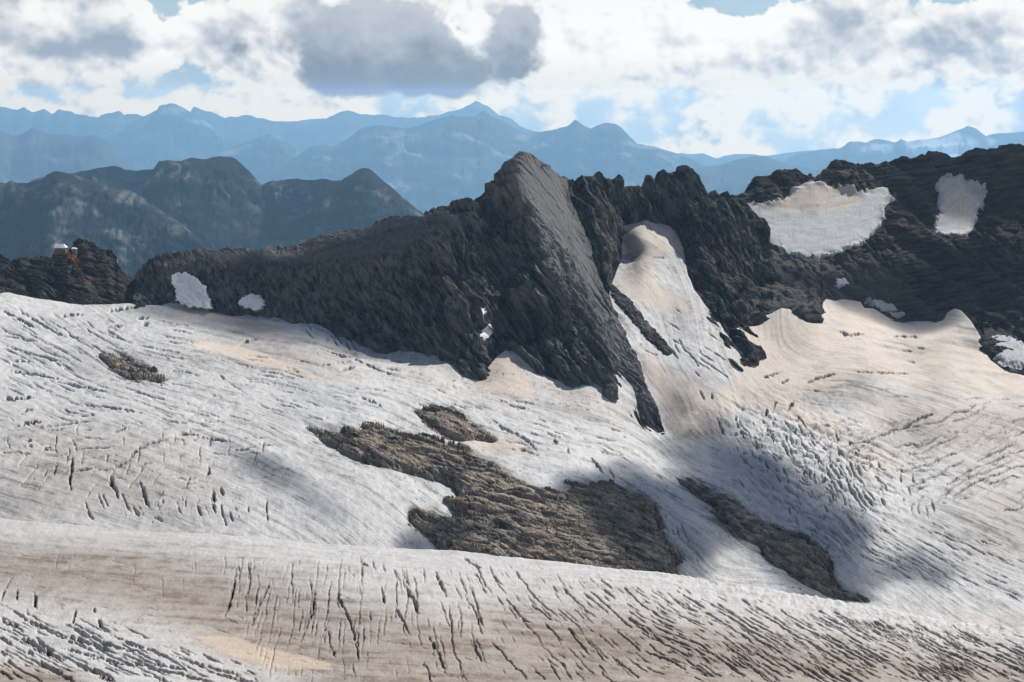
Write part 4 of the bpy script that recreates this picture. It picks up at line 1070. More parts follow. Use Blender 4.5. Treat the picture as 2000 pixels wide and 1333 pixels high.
SILC = [(262, 547), (264, 541), (274, 524), (288, 510), (300, 504), (328, 497), (344, 497), (370, 490), (400, 486), (458, 485), (515, 487), (529, 480), (545, 483), (564, 483), (582, 481), (592, 469), (615, 464), (635, 460), (652, 451), (670, 448), (713, 448), (734, 434), (766, 423), (797, 423), (819, 427), (829, 413), (843, 406), (879, 404), (900, 395), (924, 385), (939, 374), (947, 360), (967, 342), (984, 325), (1002, 309), (1013, 299), (1023, 296), (1037, 299), (1055, 310), (1073, 325), (1094, 342), (1108, 350), (1120, 400), (1135, 440), (1160, 500), (1185, 575), (1198, 602), (1218, 642), (1240, 690), (1262, 740), (1280, 782), (1296, 836), (1300, 852)]
_sx = np.linspace(262, 1299, 720); _sy = line(SILC)(_sx)
_rough = np.interp(_sx, [262, 500, 530, 820, 830, 1000, 1020, 1105, 1130], [0.6, 0.8, 3.0, 3.0, 2.2, 2.0, 0.6, 0.8, 0.3])
_sy = _sy + (fbm(_sx / 13, _sx * 0, 4, 333, gain=0.62) * 1.2 + np.abs(fbm(_sx / 5, _sx * 0 + 3, 2, 334)) * -0.8) * _rough
bl = line(BASE)
smooth_top = multi([([(300, 508), (400, 492), (520, 490), (600, 496), (741, 454), (868, 428), (940, 428), (900, 442), (850, 450), (810, 478), (750, 502), (660, 512), (520, 520), (400, 515), (320, 520)], 6, 0.9), ([(1020, 305), (1050, 312), (1100, 350), (1125, 430), (1160, 520), (1190, 600), (1150, 560), (1100, 480), (1050, 420), (1020, 380)], 10, 0.6)])
cal = multi([([(270, 540), (300, 510), (520, 492), (700, 470), (860, 430), (900, 470), (800, 540), (640, 570), (500, 580), (380, 560)], 30, 0.5), ([(300, 508), (400, 492), (520, 490), (600, 496), (741, 454), (868, 428), (940, 428), (900, 442), (850, 450), (810, 478), (750, 502), (660, 512), (520, 520), (400, 515), (320, 520)], 7, 0.9), ([(1020, 300), (1045, 308), (1100, 350), (1125, 430), (1160, 520), (1190, 600), (1150, 560), (1100, 480), (1050, 420), (1015, 350)], 8, 0.8), ([(1150, 540), (1190, 590), (1240, 700), (1275, 790), (1240, 760), (1190, 660)], 10, 0.5), ([(1000, 420), (1060, 430), (1110, 560), (1060, 520), (1010, 470)], 12, 0.4), (BLOCK1, 8, 0.8), (BLOCK2, 6, 0.8)])
pale = multi([([(1005, 310), (1023, 297), (1100, 350), (1150, 480), (1200, 600), (1290, 800), (1250, 780), (1180, 640), (1120, 540), (1060, 440), (1015, 370)], 14, 0.85), ([(300, 508), (520, 490), (868, 428), (850, 450), (750, 502), (400, 515)], 14, 0.1), ([(529, 478), (820, 420), (830, 430), (600, 490)], 4, 0.4)])  # first patch paints the peak's sunlit slab side lighter
cliff = multi([([(640, 560), (760, 520), (860, 470), (960, 450), (1040, 450), (1110, 560), (1180, 680), (1280, 840), (1180, 770), (940, 740), (700, 680)], 26, 1.0), ([(880, 400), (1005, 320), (1020, 380), (1000, 430), (920, 420)], 10, 0.8)])
rd1 = rock_disp(math.radians(-70), 2.7, 70, 5, 2.0, 3.0, 110, calm=cal, gully=14.0, gullyang=math.radians(-80), gw=20, where=lambda x, y: 0.15 + 0.85 * cliff(x, y))
_, CPP, CPX, CPY = surface('central_peak', _sx, lambda x: np.interp(x, _sx, _sy), lambda x: bl(x) + 22, 275, D_cen, M_slab, rd1, rock_attr(pale=pale, scree=smooth_top), back=260, backslope=0.9, tuck=60, kind='structure', label='dark grey slab peak with rounded whaleback shoulder above the glacier')

# ------------------------------------------------------------------ jagged buttress behind the peak's right edge
B2 = [(1090, 335, 1405), (1108, 349, 1405), (1129, 347, 1410), (1150, 342, 1412), (1171, 335, 1414), (1185, 344, 1414), (1199, 349, 1416), (1212, 360, 1430), (1130, 400, 1385), (1160, 400, 1378), (1180, 410, 1382), (1200, 420, 1404), (1150, 470, 1360), (1175, 470, 1358), (1195, 480, 1380), (1212, 470, 1412), (1180, 530, 1345), (1200, 542, 1362), (1214, 520, 1395), (1190, 570, 1345), (1205, 600, 1330), (1222, 560, 1400), (1225, 350, 1450), (1080, 420, 1400), (1100, 620, 1330), (1225, 640, 1330)]
D_b2 = cdt_depth(B2, soft=1.0)
surface('rock_buttress', np.linspace(1088, 1218, 130), line([(1088, 345), (1108, 349), (1129, 347), (1140, 343), (1150, 341), (1158, 343), (1164, 336), (1171, 334), (1178, 338), (1185, 345), (1192, 343), (1199, 349), (1203, 346), (1208, 350), (1212, 367), (1218, 372)]), line([(1088, 560), (1150, 600), (1185, 615), (1200, 560), (1218, 540)]), 190, D_b2, M_jag, rock_disp(math.radians(-70), 2.2, 30, 6, 3.0, 2.2, 130, gully=8.0, sc=1.2), rock_attr(), back=90, backslope=0.9, kind='structure', label='jagged grey rock buttress close behind the central peak')

# ------------------------------------------------------------------ third ridge with its long spur
R3 = [(1200, 360, 1452), (1215, 367, 1450), (1252, 363, 1450), (1277, 346, 1456), (1300, 338, 1470), (1318, 332, 1462), (1335, 328, 1458), (1353, 332, 1456), (1367, 360, 1452), (1386, 381, 1450), (1392, 371, 1456), (1402, 370, 1462), (1420, 381, 1475), (1436, 390, 1490), (1470, 405, 1510), (1500, 420, 1530),
      (1215, 400, 1442), (1260, 400, 1443), (1300, 390, 1446), (1280, 370, 1450), (1330, 380, 1438), (1310, 360, 1450), (1215, 445, 1432), (1265, 434, 1434), (1318, 450, 1432), (1330, 420, 1430), (1350, 400, 1428), (1365, 400, 1420), (1380, 420, 1418),
      (1338, 487, 1398), (1345, 460, 1402), (1358, 450, 1398), (1336, 533, 1368), (1356, 568, 1336), (1377, 596, 1310), (1405, 635, 1284), (1412, 673, 1256), (1448, 718, 1228), (1375, 500, 1375), (1390, 545, 1348), (1412, 590, 1318), (1432, 650, 1270), (1452, 690, 1244), (1478, 690, 1250), (1492, 687, 1258),
      (1420, 430, 1428), (1450, 450, 1445), (1420, 500, 1392), (1450, 520, 1402), (1480, 500, 1445), (1440, 570, 1352), (1480, 570, 1390), (1455, 625, 1312), (1485, 620, 1345), (1500, 616, 1340), (1510, 560, 1420), (1520, 680, 1290), (1450, 760, 1215), (1340, 600, 1330), (1320, 520, 1400), (1400, 700, 1240), (1310, 470, 1440), (1200, 470, 1440), (1530, 470, 1500)]
D_r3 = cdt_depth(R3, soft=1.0)
bot3 = line([(1205, 455), (1265, 445), (1310, 455), (1326, 480), (1333, 545), (1352, 580), (1374, 608), (1400, 648), (1408, 690), (1448, 728), (1462, 716), (1478, 706), (1492, 698), (1505, 660), (1520, 640)])
cal3 = polymask([(1328, 470), (1345, 450), (1352, 480), (1356, 560), (1340, 540)], 6)
brown3 = multi([([(1392, 368), (1402, 370), (1440, 392), (1450, 420), (1420, 400), (1398, 378)], 3, 1.0), ([(1380, 460), (1440, 470), (1480, 560), (1430, 560)], 14, 0.8)])
surface('spur_ridge', np.linspace(1205, 1512, 300), line([(1205, 369), (1215, 367), (1230, 366), (1252, 363), (1258, 353), (1264, 349), (1277, 346), (1290, 340), (1297, 337), (1302, 343), (1312, 335), (1320, 331), (1335, 328), (1346, 329), (1353, 332), (1360, 344), (1367, 360), (1378, 372), (1386, 381), (1391, 371), (1402, 370), (1420, 381), (1436, 390), (1455, 402), (1480, 440), (1512, 500)]), bot3, 260, D_r3, M_jag, rock_disp(math.radians(-72), 2.4, 30, 6, 5.0, 2.4, 150, gully=11.0, gw=24, sc=1.4), rock_attr(brown=brown3), back=120, backslope=0.9, kind='structure', label='rugged grey ridge with black shadowed wall and spur running down to the sand')

# ------------------------------------------------------------------ right ridge
RB = [(1440, 640), (1460, 624), (1501, 618), (1526, 606), (1543, 608), (1561, 622), (1589, 629), (1603, 620), (1607, 595), (1614, 588), (1631, 592), (1646, 588), (1681, 594), (1688, 606), (1705, 606), (1734, 623), (1758, 632), (1808, 631), (1839, 632), (1850, 616), (1864, 606), (1878, 611), (1896, 631), (1917, 666), (1921, 687), (1935, 708), (1963, 729), (2000, 738), (2320, 785)]
RR = [(1420, 400, 1585), (1436, 388, 1590), (1452, 370, 1600), (1476, 344, 1605), (1526, 333, 1606), (1554, 328, 1606), (1571, 333, 1604), (1589, 349, 1602), (1607, 340, 1612), (1631, 314, 1622), (1688, 316, 1626), (1758, 310, 1628), (1829, 299, 1626), (1875, 311, 1620), (1907, 295, 1616), (1942, 284, 1608), (1988, 278, 1600), (2060, 280, 1590), (2320, 260, 1560),
      (1441, 396, 1572), (1497, 400, 1562), (1529, 394, 1566), (1547, 374, 1578), (1586, 357, 1590), (1640, 352, 1602), (1653, 370, 1592), (1700, 372, 1590), (1740, 366, 1594), (1790, 350, 1600), (1840, 340, 1604), (1880, 338, 1604), (1930, 345, 1592), (2000, 340, 1585), (2100, 340, 1570),
      (1470, 440, 1530), (1540, 440, 1530), (1600, 430, 1540), (1660, 425, 1545), (1725, 420, 1548), (1790, 410, 1558), (1840, 400, 1562), (1905, 405, 1560), (1960, 400, 1556), (2060, 400, 1550),
      (1480, 460, 1510), (1547, 498, 1482), (1600, 502, 1478), (1653, 490, 1488), (1700, 460, 1515), (1760, 460, 1520), (1830, 462, 1518), (1890, 465, 1515), (1960, 460, 1512), (2060, 470, 1500),
      (1500, 530, 1440), (1560, 545, 1430), (1640, 535, 1448), (1720, 520, 1468), (1800, 520, 1472), (1880, 530, 1464), (1960, 540, 1448), (2060, 550, 1430),
      (1520, 580, 1372), (1590, 585, 1400), (1640, 560, 1428), (1700, 570, 1420), (1780, 590, 1418), (1850, 590, 1415), (1910, 610, 1402), (1960, 640, 1370), (2000, 660, 1350), (2100, 690, 1330)]
RR += [(x, y, dg(x, y)) for x, y in RB] + [(x, y + 35, dg(x, y) - 6) for x, y in RB[::2]] + [(1420, 600, 1400), (1420, 500, 1520), (1400, 340, 1650), (1600, 280, 1660), (1850, 250, 1670), (2320, 240, 1620), (2320, 500, 1470), (2320, 840, dg(2320, 785))]
D_r = cdt_depth(RR, soft=1.4)
rbl = line(RB)
SILR = [(1425, 398), (1436, 386), (1452, 370), (1462, 356), (1476, 344), (1497, 340), (1526, 333), (1554, 328), (1571, 333), (1582, 342), (1589, 349), (1600, 347), (1607, 340), (1621, 325), (1631, 314), (1656, 313), (1688, 316), (1716, 314), (1758, 310), (1794, 307), (1811, 302), (1829, 299), (1850, 303), (1875, 311), (1885, 307), (1907, 295), (1931, 291), (1942, 284), (1970, 280), (1988, 278), (2000, 281), (2060, 285), (2150, 268), (2320, 255)]
calr = multi([(HANG1, 7, 1.0), (HANG2, 6, 1.0)])
brownr = multi([([(1600, 380), (2320, 300), (2320, 700), (1950, 690), (1880, 560), (1700, 540), (1640, 480)], 50, 0.9), ([(1440, 340), (1600, 330), (1580, 345), (1500, 380), (1440, 392)], 10, 0.6)])
paler = multi([([(1480, 505), (1700, 515), (1760, 560), (1700, 580), (1620, 560), (1540, 600), (1490, 600)], 18, 0.75), ([(1530, 585), (1600, 580), (1604, 620), (1545, 605)], 8, 0.3)])
rdr0 = rock_disp(math.radians(10), 2.2, 80, 6.0, 9.0, 2.0, 170, ledge=7.0, calm=calr, ledgep=15.0, gully=8.0, gw=46, sc=2.2)


def rdr(P, PX, PY, N):
    Q = rdr0(P, PX, PY, N)
    return Q - N * (calr(PX, PY) * 1.6)[..., None]


_, RPP, RPX, RPY = surface('right_ridge', np.concatenate([np.linspace(1425, 2020, 440), np.linspace(2020, 2300, 60)[1:]]), line(SILR), lambda x: rbl(x) + 20, 250, D_r, M_right, rdr, rock_attr(brown=brownr, pale=paler), back=260, backslope=0.8, kind='structure', label='brown-black layered rock ridge filling the right side')

# ------------------------------------------------------------------ knoll with the hut
KB = [(-320, 560), (0, 572), (71, 586), (159, 595), (212, 597), (307, 596), (345, 588)]
KN = [(-320, 480, 1530), (-100, 490, 1520), (0, 498, 1505), (22, 507, 1496), (66, 502, 1500), (102, 503, 1492), (108, 489, 1496), (132, 488, 1494), (150, 469, 1500), (166, 468, 1500), (184, 475, 1498), (204, 490, 1488), (218, 493, 1486), (226, 508, 1478), (230, 524, 1472), (262, 546, 1464), (300, 560, 1450), (345, 575, 1420),
      (130, 492, 1482), (150, 500, 1470), (60, 535, 1448), (110, 515, 1462), (0, 535, 1452), (130, 545, 1432), (160, 530, 1452), (185, 545, 1444), (205, 520, 1462), (215, 560, 1432), (100, 570, 1416), (150, 575, 1412), (60, 565, 1424), (250, 575, 1424), (290, 582, 1414), (175, 505, 1466), (-150, 530, 1470)]
KN += [(x, y, dg(x, min(y, 592))) for x, y in KB] + [(x, y + 40, dg(x, min(y, 592)) - 5) for x, y in KB] + [(400, 600, 1420), (400, 540, 1500), (150, 430, 1540), (-320, 430, 1560), (330, 500, 1520)]
D_k = cdt_depth(KN, soft=1.0)
kbl = line(KB)
rustk = multi([([(128, 498), (150, 499), (156, 515), (152, 530), (143, 520), (134, 512)], 3, 1.0), ([(165, 540), (180, 548), (178, 558), (166, 552)], 4, 0.5)])
calk = multi([([(102, 484), (136, 484), (136, 496), (102, 496)], 3, 1.0), ([(170, 525), (185, 530), (215, 590), (190, 590), (170, 560)], 8, 0.5), ([(225, 530), (345, 585), (240, 592)], 10, 0.8)])
knoll, KP, KPX, KPY = surface('hut_knoll', np.concatenate([np.linspace(-300, -10, 60, endpoint=False), np.linspace(-10, 345, 270)]), line([(-320, 485), (-100, 492), (0, 498), (14, 504), (22, 507), (40, 507), (66, 502), (84, 504), (101, 503), (103, 494), (107, 488), (133, 488), (138, 476), (142, 472), (150, 469), (166, 468), (176, 470), (184, 475), (187, 480), (194, 484), (204, 490), (218, 493), (226, 508), (230, 524), (240, 534), (262, 546), (300, 562), (345, 578)]), lambda x: kbl(x) + 16, 130, D_k, M_knoll, rock_disp(math.radians(-25), 3.4, 30, 6, 3.0, 2.4, 190, ledge=1.2, calm=calk, ledgep=7, gully=3.0), rock_attr(rust=rustk, brown=0.55, scree=calk), back=160, backslope=0.9, kind='structure', label='brown rocky knoll at the left carrying a small white-roofed hut')


# ------------------------------------------------------------------ rock outcrops and snow patches lying on the surfaces
def overlay(name, poly, field, mat, height, soft, disp=None, attr=None, step=1.35, label='', category='', group=None, edge=0.42, pad=14, clip_bottom=None, shape=0.5, warp=4.0, seed=300, lift=(0, 0, 1.0), flat=False, flow=0.0, wsc=1.0):
    a = np.array(poly, float)
    x0, x1, y0, y1 = a[:, 0].min() - pad, a[:, 0].max() + pad, a[:, 1].min() - pad, a[:, 1].max() + pad
    PX, PY = np.meshgrid(np.arange(x0, x1, step), np.arange(y0, y1, step))
    wx = fbm(PX / 14 / wsc, PY / 10 / wsc, 4, seed) * warp; wy = fbm(PX / 14 / wsc + 9, PY / 10 / wsc, 4, seed + 1) * warp * 0.6
    if flow:
        ps = psi_f(PX, PY)
        fr = fbm(ps * 14, PX / 160, 4, seed + 7) * flow + fbm(ps * 45, PX / 70, 3, seed + 8) * flow * 0.5
        wx = wx + fr * 1.0; wy = wy + fr * 0.48
    m = polymask(poly, soft)(PX + wx, PY + wy)
    mi = polymask(poly, soft * 4)(PX + wx, PY + wy)
    if flow:                                             # tongues and scraps of ice lie across the rock
        gap = smooth01(0.26, 0.5, fbm(ps * 9, PX / 90, 4, seed + 9, gain=0.6) + (0.75 - mi) * 0.75)
        m = m * (1 - gap)
    P = unproj(PX, PY, 1.0 / field(PX, PY))
    N = normals(P)
    up = N if lift is None else np.array(lift)
    h = height * ((1 - shape) * smooth01(0.1, 0.9, m) + shape * smooth01(0.3, 1.0, mi)) - height * edge * (1 - smooth01(0.05, 0.6, m)) - 1.2 * (1 - smooth01(0.0, 0.3, m))
    P = P + up * h[..., None]
    if disp is not None:
        Q = disp(P, PX, PY, N)
        P = P + (Q - P) * smooth01(0.05, 0.7, m)[..., None]
    at = attr(P, PX, PY, N) if attr is not None else None
    keep = m > 0.03
    org = P[keep].mean(0); org[2] = P[keep][:, 2].min()
    me = grid_mesh(name, P, mat, at, keep, flat is False, origin=org)
    o = link(name, me, loc=tuple(org), label=label, category=category)
    if group: o['group'] = group
    return o


def out_disp(seed, theta=20, amp=1.3):
    return rock_disp(-math.radians(theta), amp * 1.5, 30, 4.0, 4.0, 1.6, seed, gully=amp * 2.2, gullyang=-math.radians(theta), gw=16, sc=1.0, ledge=amp * 0.9, ledgep=6.0)


G_OUT = 'rock outcrops melting out of the ice'
ob = rock_attr(brown=0.8)
overlay('rock_outcrop', OUT1, D_glac, M_out, 3.0, 4, out_disp(310), rock_attr(brown=0.4), label='small dark rock island alone on the upper left ice', category='rock outcrop', group=G_OUT, flat=True, warp=9, flow=42.0, pad=48, seed=311)
overlay('rock_outcrop', OUT2, D_glac, M_out, 3.5, 4, out_disp(320), rock_attr(brown=0.5), label='oval grey-brown rock island with tan snow at its lower end', category='rock outcrop', group=G_OUT, flat=True, warp=9, flow=42.0, pad=48, seed=321)
overlay('rock_outcrop', OUT3, D_glac, M_out, 5.0, 5, out_disp(330, 24, 1.7), ob, label='largest brown rock outcrop stretching down the middle of the glacier', category='rock outcrop', group=G_OUT, flat=True, warp=9, flow=42.0, pad=48, seed=331, step=1.5)
overlay('rock_outcrop', OUT4, D_glac, M_out, 4.5, 5, out_disp(340, 30, 1.5), rock_attr(brown=0.6), label='long narrow dark rock rib running diagonally down to the right', category='rock outcrop', group=G_OUT, flat=True, warp=9, flow=42.0, pad=48, seed=341)


def snow_attr(sandpolys, seed, dirt=0.1, streak=(3.0, 40.0)):
    sf = multi(sandpolys) if sandpolys else None

    def f(P, PX, PY, N):
        st = fbm(PX / streak[0], PY / streak[1], 4, seed)
        pt = fbm(PX / 30, PY / 18, 4, seed + 1)
        sand = sf(PX + pt * 6, PY + pt * 6) if sf is not None else PX * 0
        arc = fbm(PX / 70, (PY - 0.0016 * (PX - 1590) ** 2 * -1) / 5.0, 4, seed + 3)
        d = dirt + smooth01(0.05, 0.7, st) * 0.28 + smooth01(0.0, 0.6, pt) * 0.2 + smooth01(0.1, 0.6, arc) * 0.22
        return np.clip(np.stack([sand, d, PX * 0 + 0.25 * (1 - sand), PX * 0], -1), 0, 1)
    return f


def snow_disp(seed, amp=0.5):
    def f(P, PX, PY, N):
        h = fbm(PX / 50 + PY / 40, PY / 30 - PX / 60, 4, seed) * amp * 1.6 + fbm(PX / 9, PY / 9, 3, seed + 1) * amp * 0.25
        return P + N * h[..., None]
    return f


def lay_snow(name, P, PX, PY, poly, soft, label, category, group, seed, thick=0.7, dirt=0.1, mat=None, attr=None, wedge=0.0, warp=7.0, wsc=1.0):
    """a thin snow remnant that follows the rock it lies on"""
    wx = fbm(PX / 7 / wsc, PY / 6 / wsc, 4, seed) * warp; wy = fbm(PX / 7 / wsc + 9, PY / 6 / wsc, 4, seed + 1) * warp * 0.7
    mm = polymask(poly, soft)(PX + wx, PY + wy)
    rows = np.where((mm > 0.3).any(1))[0]; cols = np.where((mm > 0.3).any(0))[0]
    sl = (slice(max(rows[0] - 2, 0), rows[-1] + 3), slice(max(cols[0] - 2, 0), cols[-1] + 3))
    Q = P[sl]; q = mm[sl]; qx, qy = PX[sl], PY[sl]
    Q = np.stack([blur(Q[..., k], 0.8) for k in range(3)], -1)
    N = normals(Q)
    lift = thick * smooth01(0.25, 0.6, q) - 0.2
    ya = np.array([p[1] for p in poly])
    out_ = wedge * np.clip((qy - ya.min()) / (ya.max() - ya.min()), 0, 1) * smooth01(0.25, 0.5, q)
    Q = Q + (N * 0.6 + np.array([0, -0.3, 0.5])) * lift[..., None] + np.array([0, -1.0, 0]) * out_[..., None]
    if attr is not None: at = attr(Q, qx, qy, N)
    else: at = np.clip(np.stack([q * 0, q * 0 + dirt + 0.12 * fbm(qx / 5, qy / 5, 3, seed), q * 0 + 0.1, q * 0], -1), 0, 1)
    org = Q[q > 0.3].mean(0)
    return link(name, grid_mesh(name, Q, mat or M_snow, at, q > 0.3, True, origin=org), loc=tuple(org), label=label, category=category, group=group)


G_SN = 'snow patches on the rock'
lay_snow('hanging_snowfield', RPP, RPX, RPY, HANG1, 3, 'broad bowl-shaped grey hanging snowfield high on the right ridge', 'snowfield', G_SN, 403, thick=1.6, warp=9, wsc=1.6,
         attr=snow_attr([([(1441, 393), (1500, 398), (1545, 372), (1586, 355), (1690, 380), (1680, 400), (1600, 415), (1530, 408), (1460, 408)], 5, 0.75)], 402, 0.34))
lay_snow('hanging_snowfield', RPP, RPX, RPY, HANG2, 3, 'small fan-shaped snow patch under the far right summit', 'snowfield', G_SN, 413, thick=1.6, warp=11, wsc=1.4,
         attr=snow_attr([([(1870, 370), (1890, 380), (1900, 450), (1880, 450), (1850, 420), (1845, 380)], 6, 0.45)], 412, 0.34, (4.0, 30.0)))
G_IB = 'white ice remnants at the shoulder foot'
lay_snow('ice_block', CPP, CPX, CPY, BLOCK1, 1.6, 'white ice block leaning on dark rock above the tan snow cone', 'ice block', G_IB, 423, thick=2.0, wedge=13.0, warp=5, mat=M_white, dirt=0.03)
lay_snow('ice_block', CPP, CPX, CPY, BLOCK2, 1.6, 'smaller ragged white ice remnant right of the ice block', 'ice block', G_IB, 433, thick=1.6, wedge=8.0, warp=8, mat=M_white, dirt=0.03)
for k, (poly, lab) in enumerate([([(938, 600), (950, 601), (953, 608), (941, 611)], 'tiny white snow scrap in the cliff, upper of two by the gully'), ([(951, 640), (962, 630), (968, 648), (957, 658), (949, 650)], 'tiny white snow scrap low in the cliff beside the gully')]):
    lay_snow('snow_scrap', CPP, CPX, CPY, poly, 2.0, lab, 'snow patch', 'snow scraps in the cliff', 443 + k * 3, mat=M_white, dirt=0.0)
for k, (poly, lab) in enumerate([([(1632, 547), (1642, 537), (1654, 540), (1662, 548), (1650, 554), (1638, 555)], 'bright wet snow strip on a ledge in the middle of the right ridge'), ([(1688, 576), (1716, 586), (1744, 590), (1772, 602), (1764, 614), (1736, 610), (1708, 596)], 'dull grey snow strip just above the sandy bowl')]):
    lay_snow('snow_strip', RPP, RPX, RPY, poly, 2.5, lab, 'snow patch', 'snow strips on the right ridge', 463 + k * 3, dirt=(0.05, 0.5)[k])
overlay('ice_patch', [(1938, 668), (1950, 656), (1968, 660), (1990, 668), (2012, 690), (2018, 716), (1990, 712), (1962, 704), (1946, 690)], D_r, M_snow, 2.0, 3, snow_disp(451, 0.6), snow_attr(None, 452, 0.35, (6, 20)), label='grey ice patch below the rock at the right edge', category='ice patch', seed=453, lift=None, edge=0.3, warp=10, wsc=0.7)
# dark rubble rib between peak and couloir
RIB = [(1186, 548), (1200, 560), (1225, 580), (1245, 605), (1262, 630), (1285, 652), (1318, 690), (1300, 694), (1275, 670), (1255, 650), (1235, 628), (1212, 600), (1192, 580)]
overlay('rubble_rib', RIB, D_glac, M_jag, 4.0, 4, rock_disp(math.radians(-40), 1.2, 10, 4, 1.2, 2.2, 350), rock_attr(), label='dark rubble rib descending between the peak and the snow gully', category='rock rib', seed=351, warp=6, flat=True)


# ------------------------------------------------------------------ hut on the knoll
def flat_mat(name, c, rough=0.7, metal=0.0, var=0.25, scale=2.0):
    m, b = new_mat(name, rough, 0.3)
    n = noise(pos(), scale, 4, 0.6)
    setc(b, mixc(n, tuple(v * (1 - var) for v in c), tuple(min(v * (1 + var), 0.95) for v in c)))
    b.inputs['Metallic'].default_value = metal
    return m


M_roof = flat_mat('white_sheet_roof', (0.80, 0.80, 0.76), 0.35, 0.0, 0.08)
M_wall = flat_mat('dark_timber_wall', (0.13, 0.075, 0.055), 0.8)
M_stone = flat_mat('hut_stone', (0.12, 0.115, 0.11), 0.9)
M_glass = flat_mat('window_glass', (0.03, 0.035, 0.04), 0.1, 0.0, 0.1)
M_door = flat_mat('hut_door', (0.16, 0.05, 0.035), 0.6)


def poly_mesh(name, verts, faces, mat):
    me = bpy.data.meshes.new(name)
    me.from_pydata([tuple(map(float, v)) for v in verts], [], faces)
    me.materials.append(mat); me.update()
    return me


def box(name, x0, x1, y0, y1, z0, z1, mat, parent):
    v = [(x0, y0, z0), (x1, y0, z0), (x1, y1, z0), (x0, y1, z0), (x0, y0, z1), (x1, y0, z1), (x1, y1, z1), (x0, y1, z1)]
    return link(name, poly_mesh(name, v, [(3, 2, 1, 0), (4, 5, 6, 7), (0, 1, 5, 4), (1, 2, 6, 5), (2, 3, 7, 6), (3, 0, 4, 7)], mat), parent)


def hip_roof(name, w, dpt, z0, rise, mat, parent, over=0.6, hip=2.5, t=0.25):
    x0, x1, y0, y1 = -w / 2 - over, w / 2 + over, -dpt / 2 - over, dpt / 2 + over
    v = []
    for dz in (0, -t):
        v += [(x0, y0, z0 + dz), (x1, y0, z0 + dz), (x1, y1, z0 + dz), (x0, y1, z0 + dz), (x0 + 0.2, 0, z0 + rise + dz), (x1 - hip, 0, z0 + rise + dz)]
    f = [(0, 1, 5, 4), (1, 2, 5), (2, 3, 4, 5), (3, 0, 4), (7, 6, 10, 11), (8, 7, 11), (9, 8, 11, 10), (6, 9, 10), (0, 6, 7, 1), (1, 7, 8, 2), (2, 8, 9, 3), (3, 9, 6, 0)]
    return link(name, poly_mesh(name, v, f, mat), parent)


def seat(px, py, d, dz=0.0):
    p = unproj(np.array(float(px)), np.array(float(py)), d); p[2] += dz
    return tuple(p)


def make_hut(px, py, d, w, dpt, hw, rise, label, rz, n_win, chim=True):
    e = bpy.data.objects.new('mountain_hut', None)
    COL.objects.link(e); e.location = seat(px, py, d); e.rotation_euler = (0, 0, rz)
    e['label'] = label; e['category'] = 'hut'; e['group'] = 'huts on the knoll'
    box('plinth', -w / 2 - 0.3, w / 2 + 0.3, -dpt / 2 - 0.3, dpt / 2 + 0.3, -4.0, 0.8, M_stone, e)
    box('wall', -w / 2, w / 2, -dpt / 2, dpt / 2, 0.8, hw, M_wall, e)
    rf = hip_roof('roof', w, dpt, hw, rise, M_roof, e)
    if chim:
        for cx in (-w * 0.12, w * 0.12):
            box('chimney', cx - 0.35, cx + 0.35, -0.5, 0.2, hw + rise * 0.6, hw + rise + 0.9, M_stone, rf)
    for k in range(n_win):
        x = -w / 2 + w * (k + 0.5) / n_win
        if k == n_win // 2:
            dr = box('door', x - 0.5, x + 0.5, -dpt / 2 - 0.08, -dpt / 2 + 0.05, 0.85, 2.7, M_door, e)
            box('handle', x + 0.3, x + 0.4, -dpt / 2 - 0.14, -dpt / 2 - 0.075, 1.7, 1.8, M_roof, dr)
        else:
            wn_ = box('window', x - 0.55, x + 0.55, -dpt / 2 - 0.1, -dpt / 2 + 0.05, 1.5, 2.6, M_roof, e)
            box('pane', x - 0.42, x + 0.42, -dpt / 2 - 0.14, -dpt / 2 - 0.095, 1.62, 2.48, M_glass, wn_)
    return e


make_hut(119.5, 489.5, 1484, 10.0, 7.0, 2.9, 3.6, 'small dark hut with bright white roof on the knoll', math.radians(-4), 5)
make_hut(145.5, 490.5, 1476, 3.6, 3.0, 2.2, 1.4, 'tiny white-roofed shed tucked below the knoll top', math.radians(-6), 2, chim=False)
# boulder standing on the saddle beyond the ice edge
bs = rs.rand(8)
bx_, by_, bz_ = seat(287, 591, dg(287, 592))
vv, ff = [], []
for k in range(6):
    for j in range(8):
        a = j / 8 * 2 * math.pi
        r = (1.5, 1.7, 1.4, 1.0, 0.8, 0.35)[k] * (0.75 + 0.5 * rs.rand())
        vv.append((r * math.cos(a), r * 0.8 * math.sin(a), (-0.8, 0.3, 1.2, 2.1, 2.9, 3.5)[k]))
for k in range(5):
    for j in range(8):
        ff.append((k * 8 + j, k * 8 + (j + 1) % 8, (k + 1) * 8 + (j + 1) % 8, (k + 1) * 8 + j))
ff.append(tuple(40 + j for j in range(8)))
link('standing_boulder', poly_mesh('standing_boulder', vv, ff, M_stone), loc=(bx_, by_, bz_), label='small dark boulder standing at the glacier edge below the knoll', category='boulder')

# ------------------------------------------------------------------ clouds above the frame that throw the soft shadows on the ice
m = bpy.data.materials.new('cloud_vapour')
m.use_nodes = True
m.node_tree.nodes.clear()
o_ = m.node_tree.nodes.new('ShaderNodeOutputMaterial')
v_ = m.node_tree.nodes.new('ShaderNodeVolumePrincipled')
v_.inputs['Color'].default_value = (1, 1, 1, 1)
v_.inputs['Density'].default_value = 0.025
m.node_tree.links.new(v_.outputs[0], o_.inputs['Volume'])
M_cloud = m


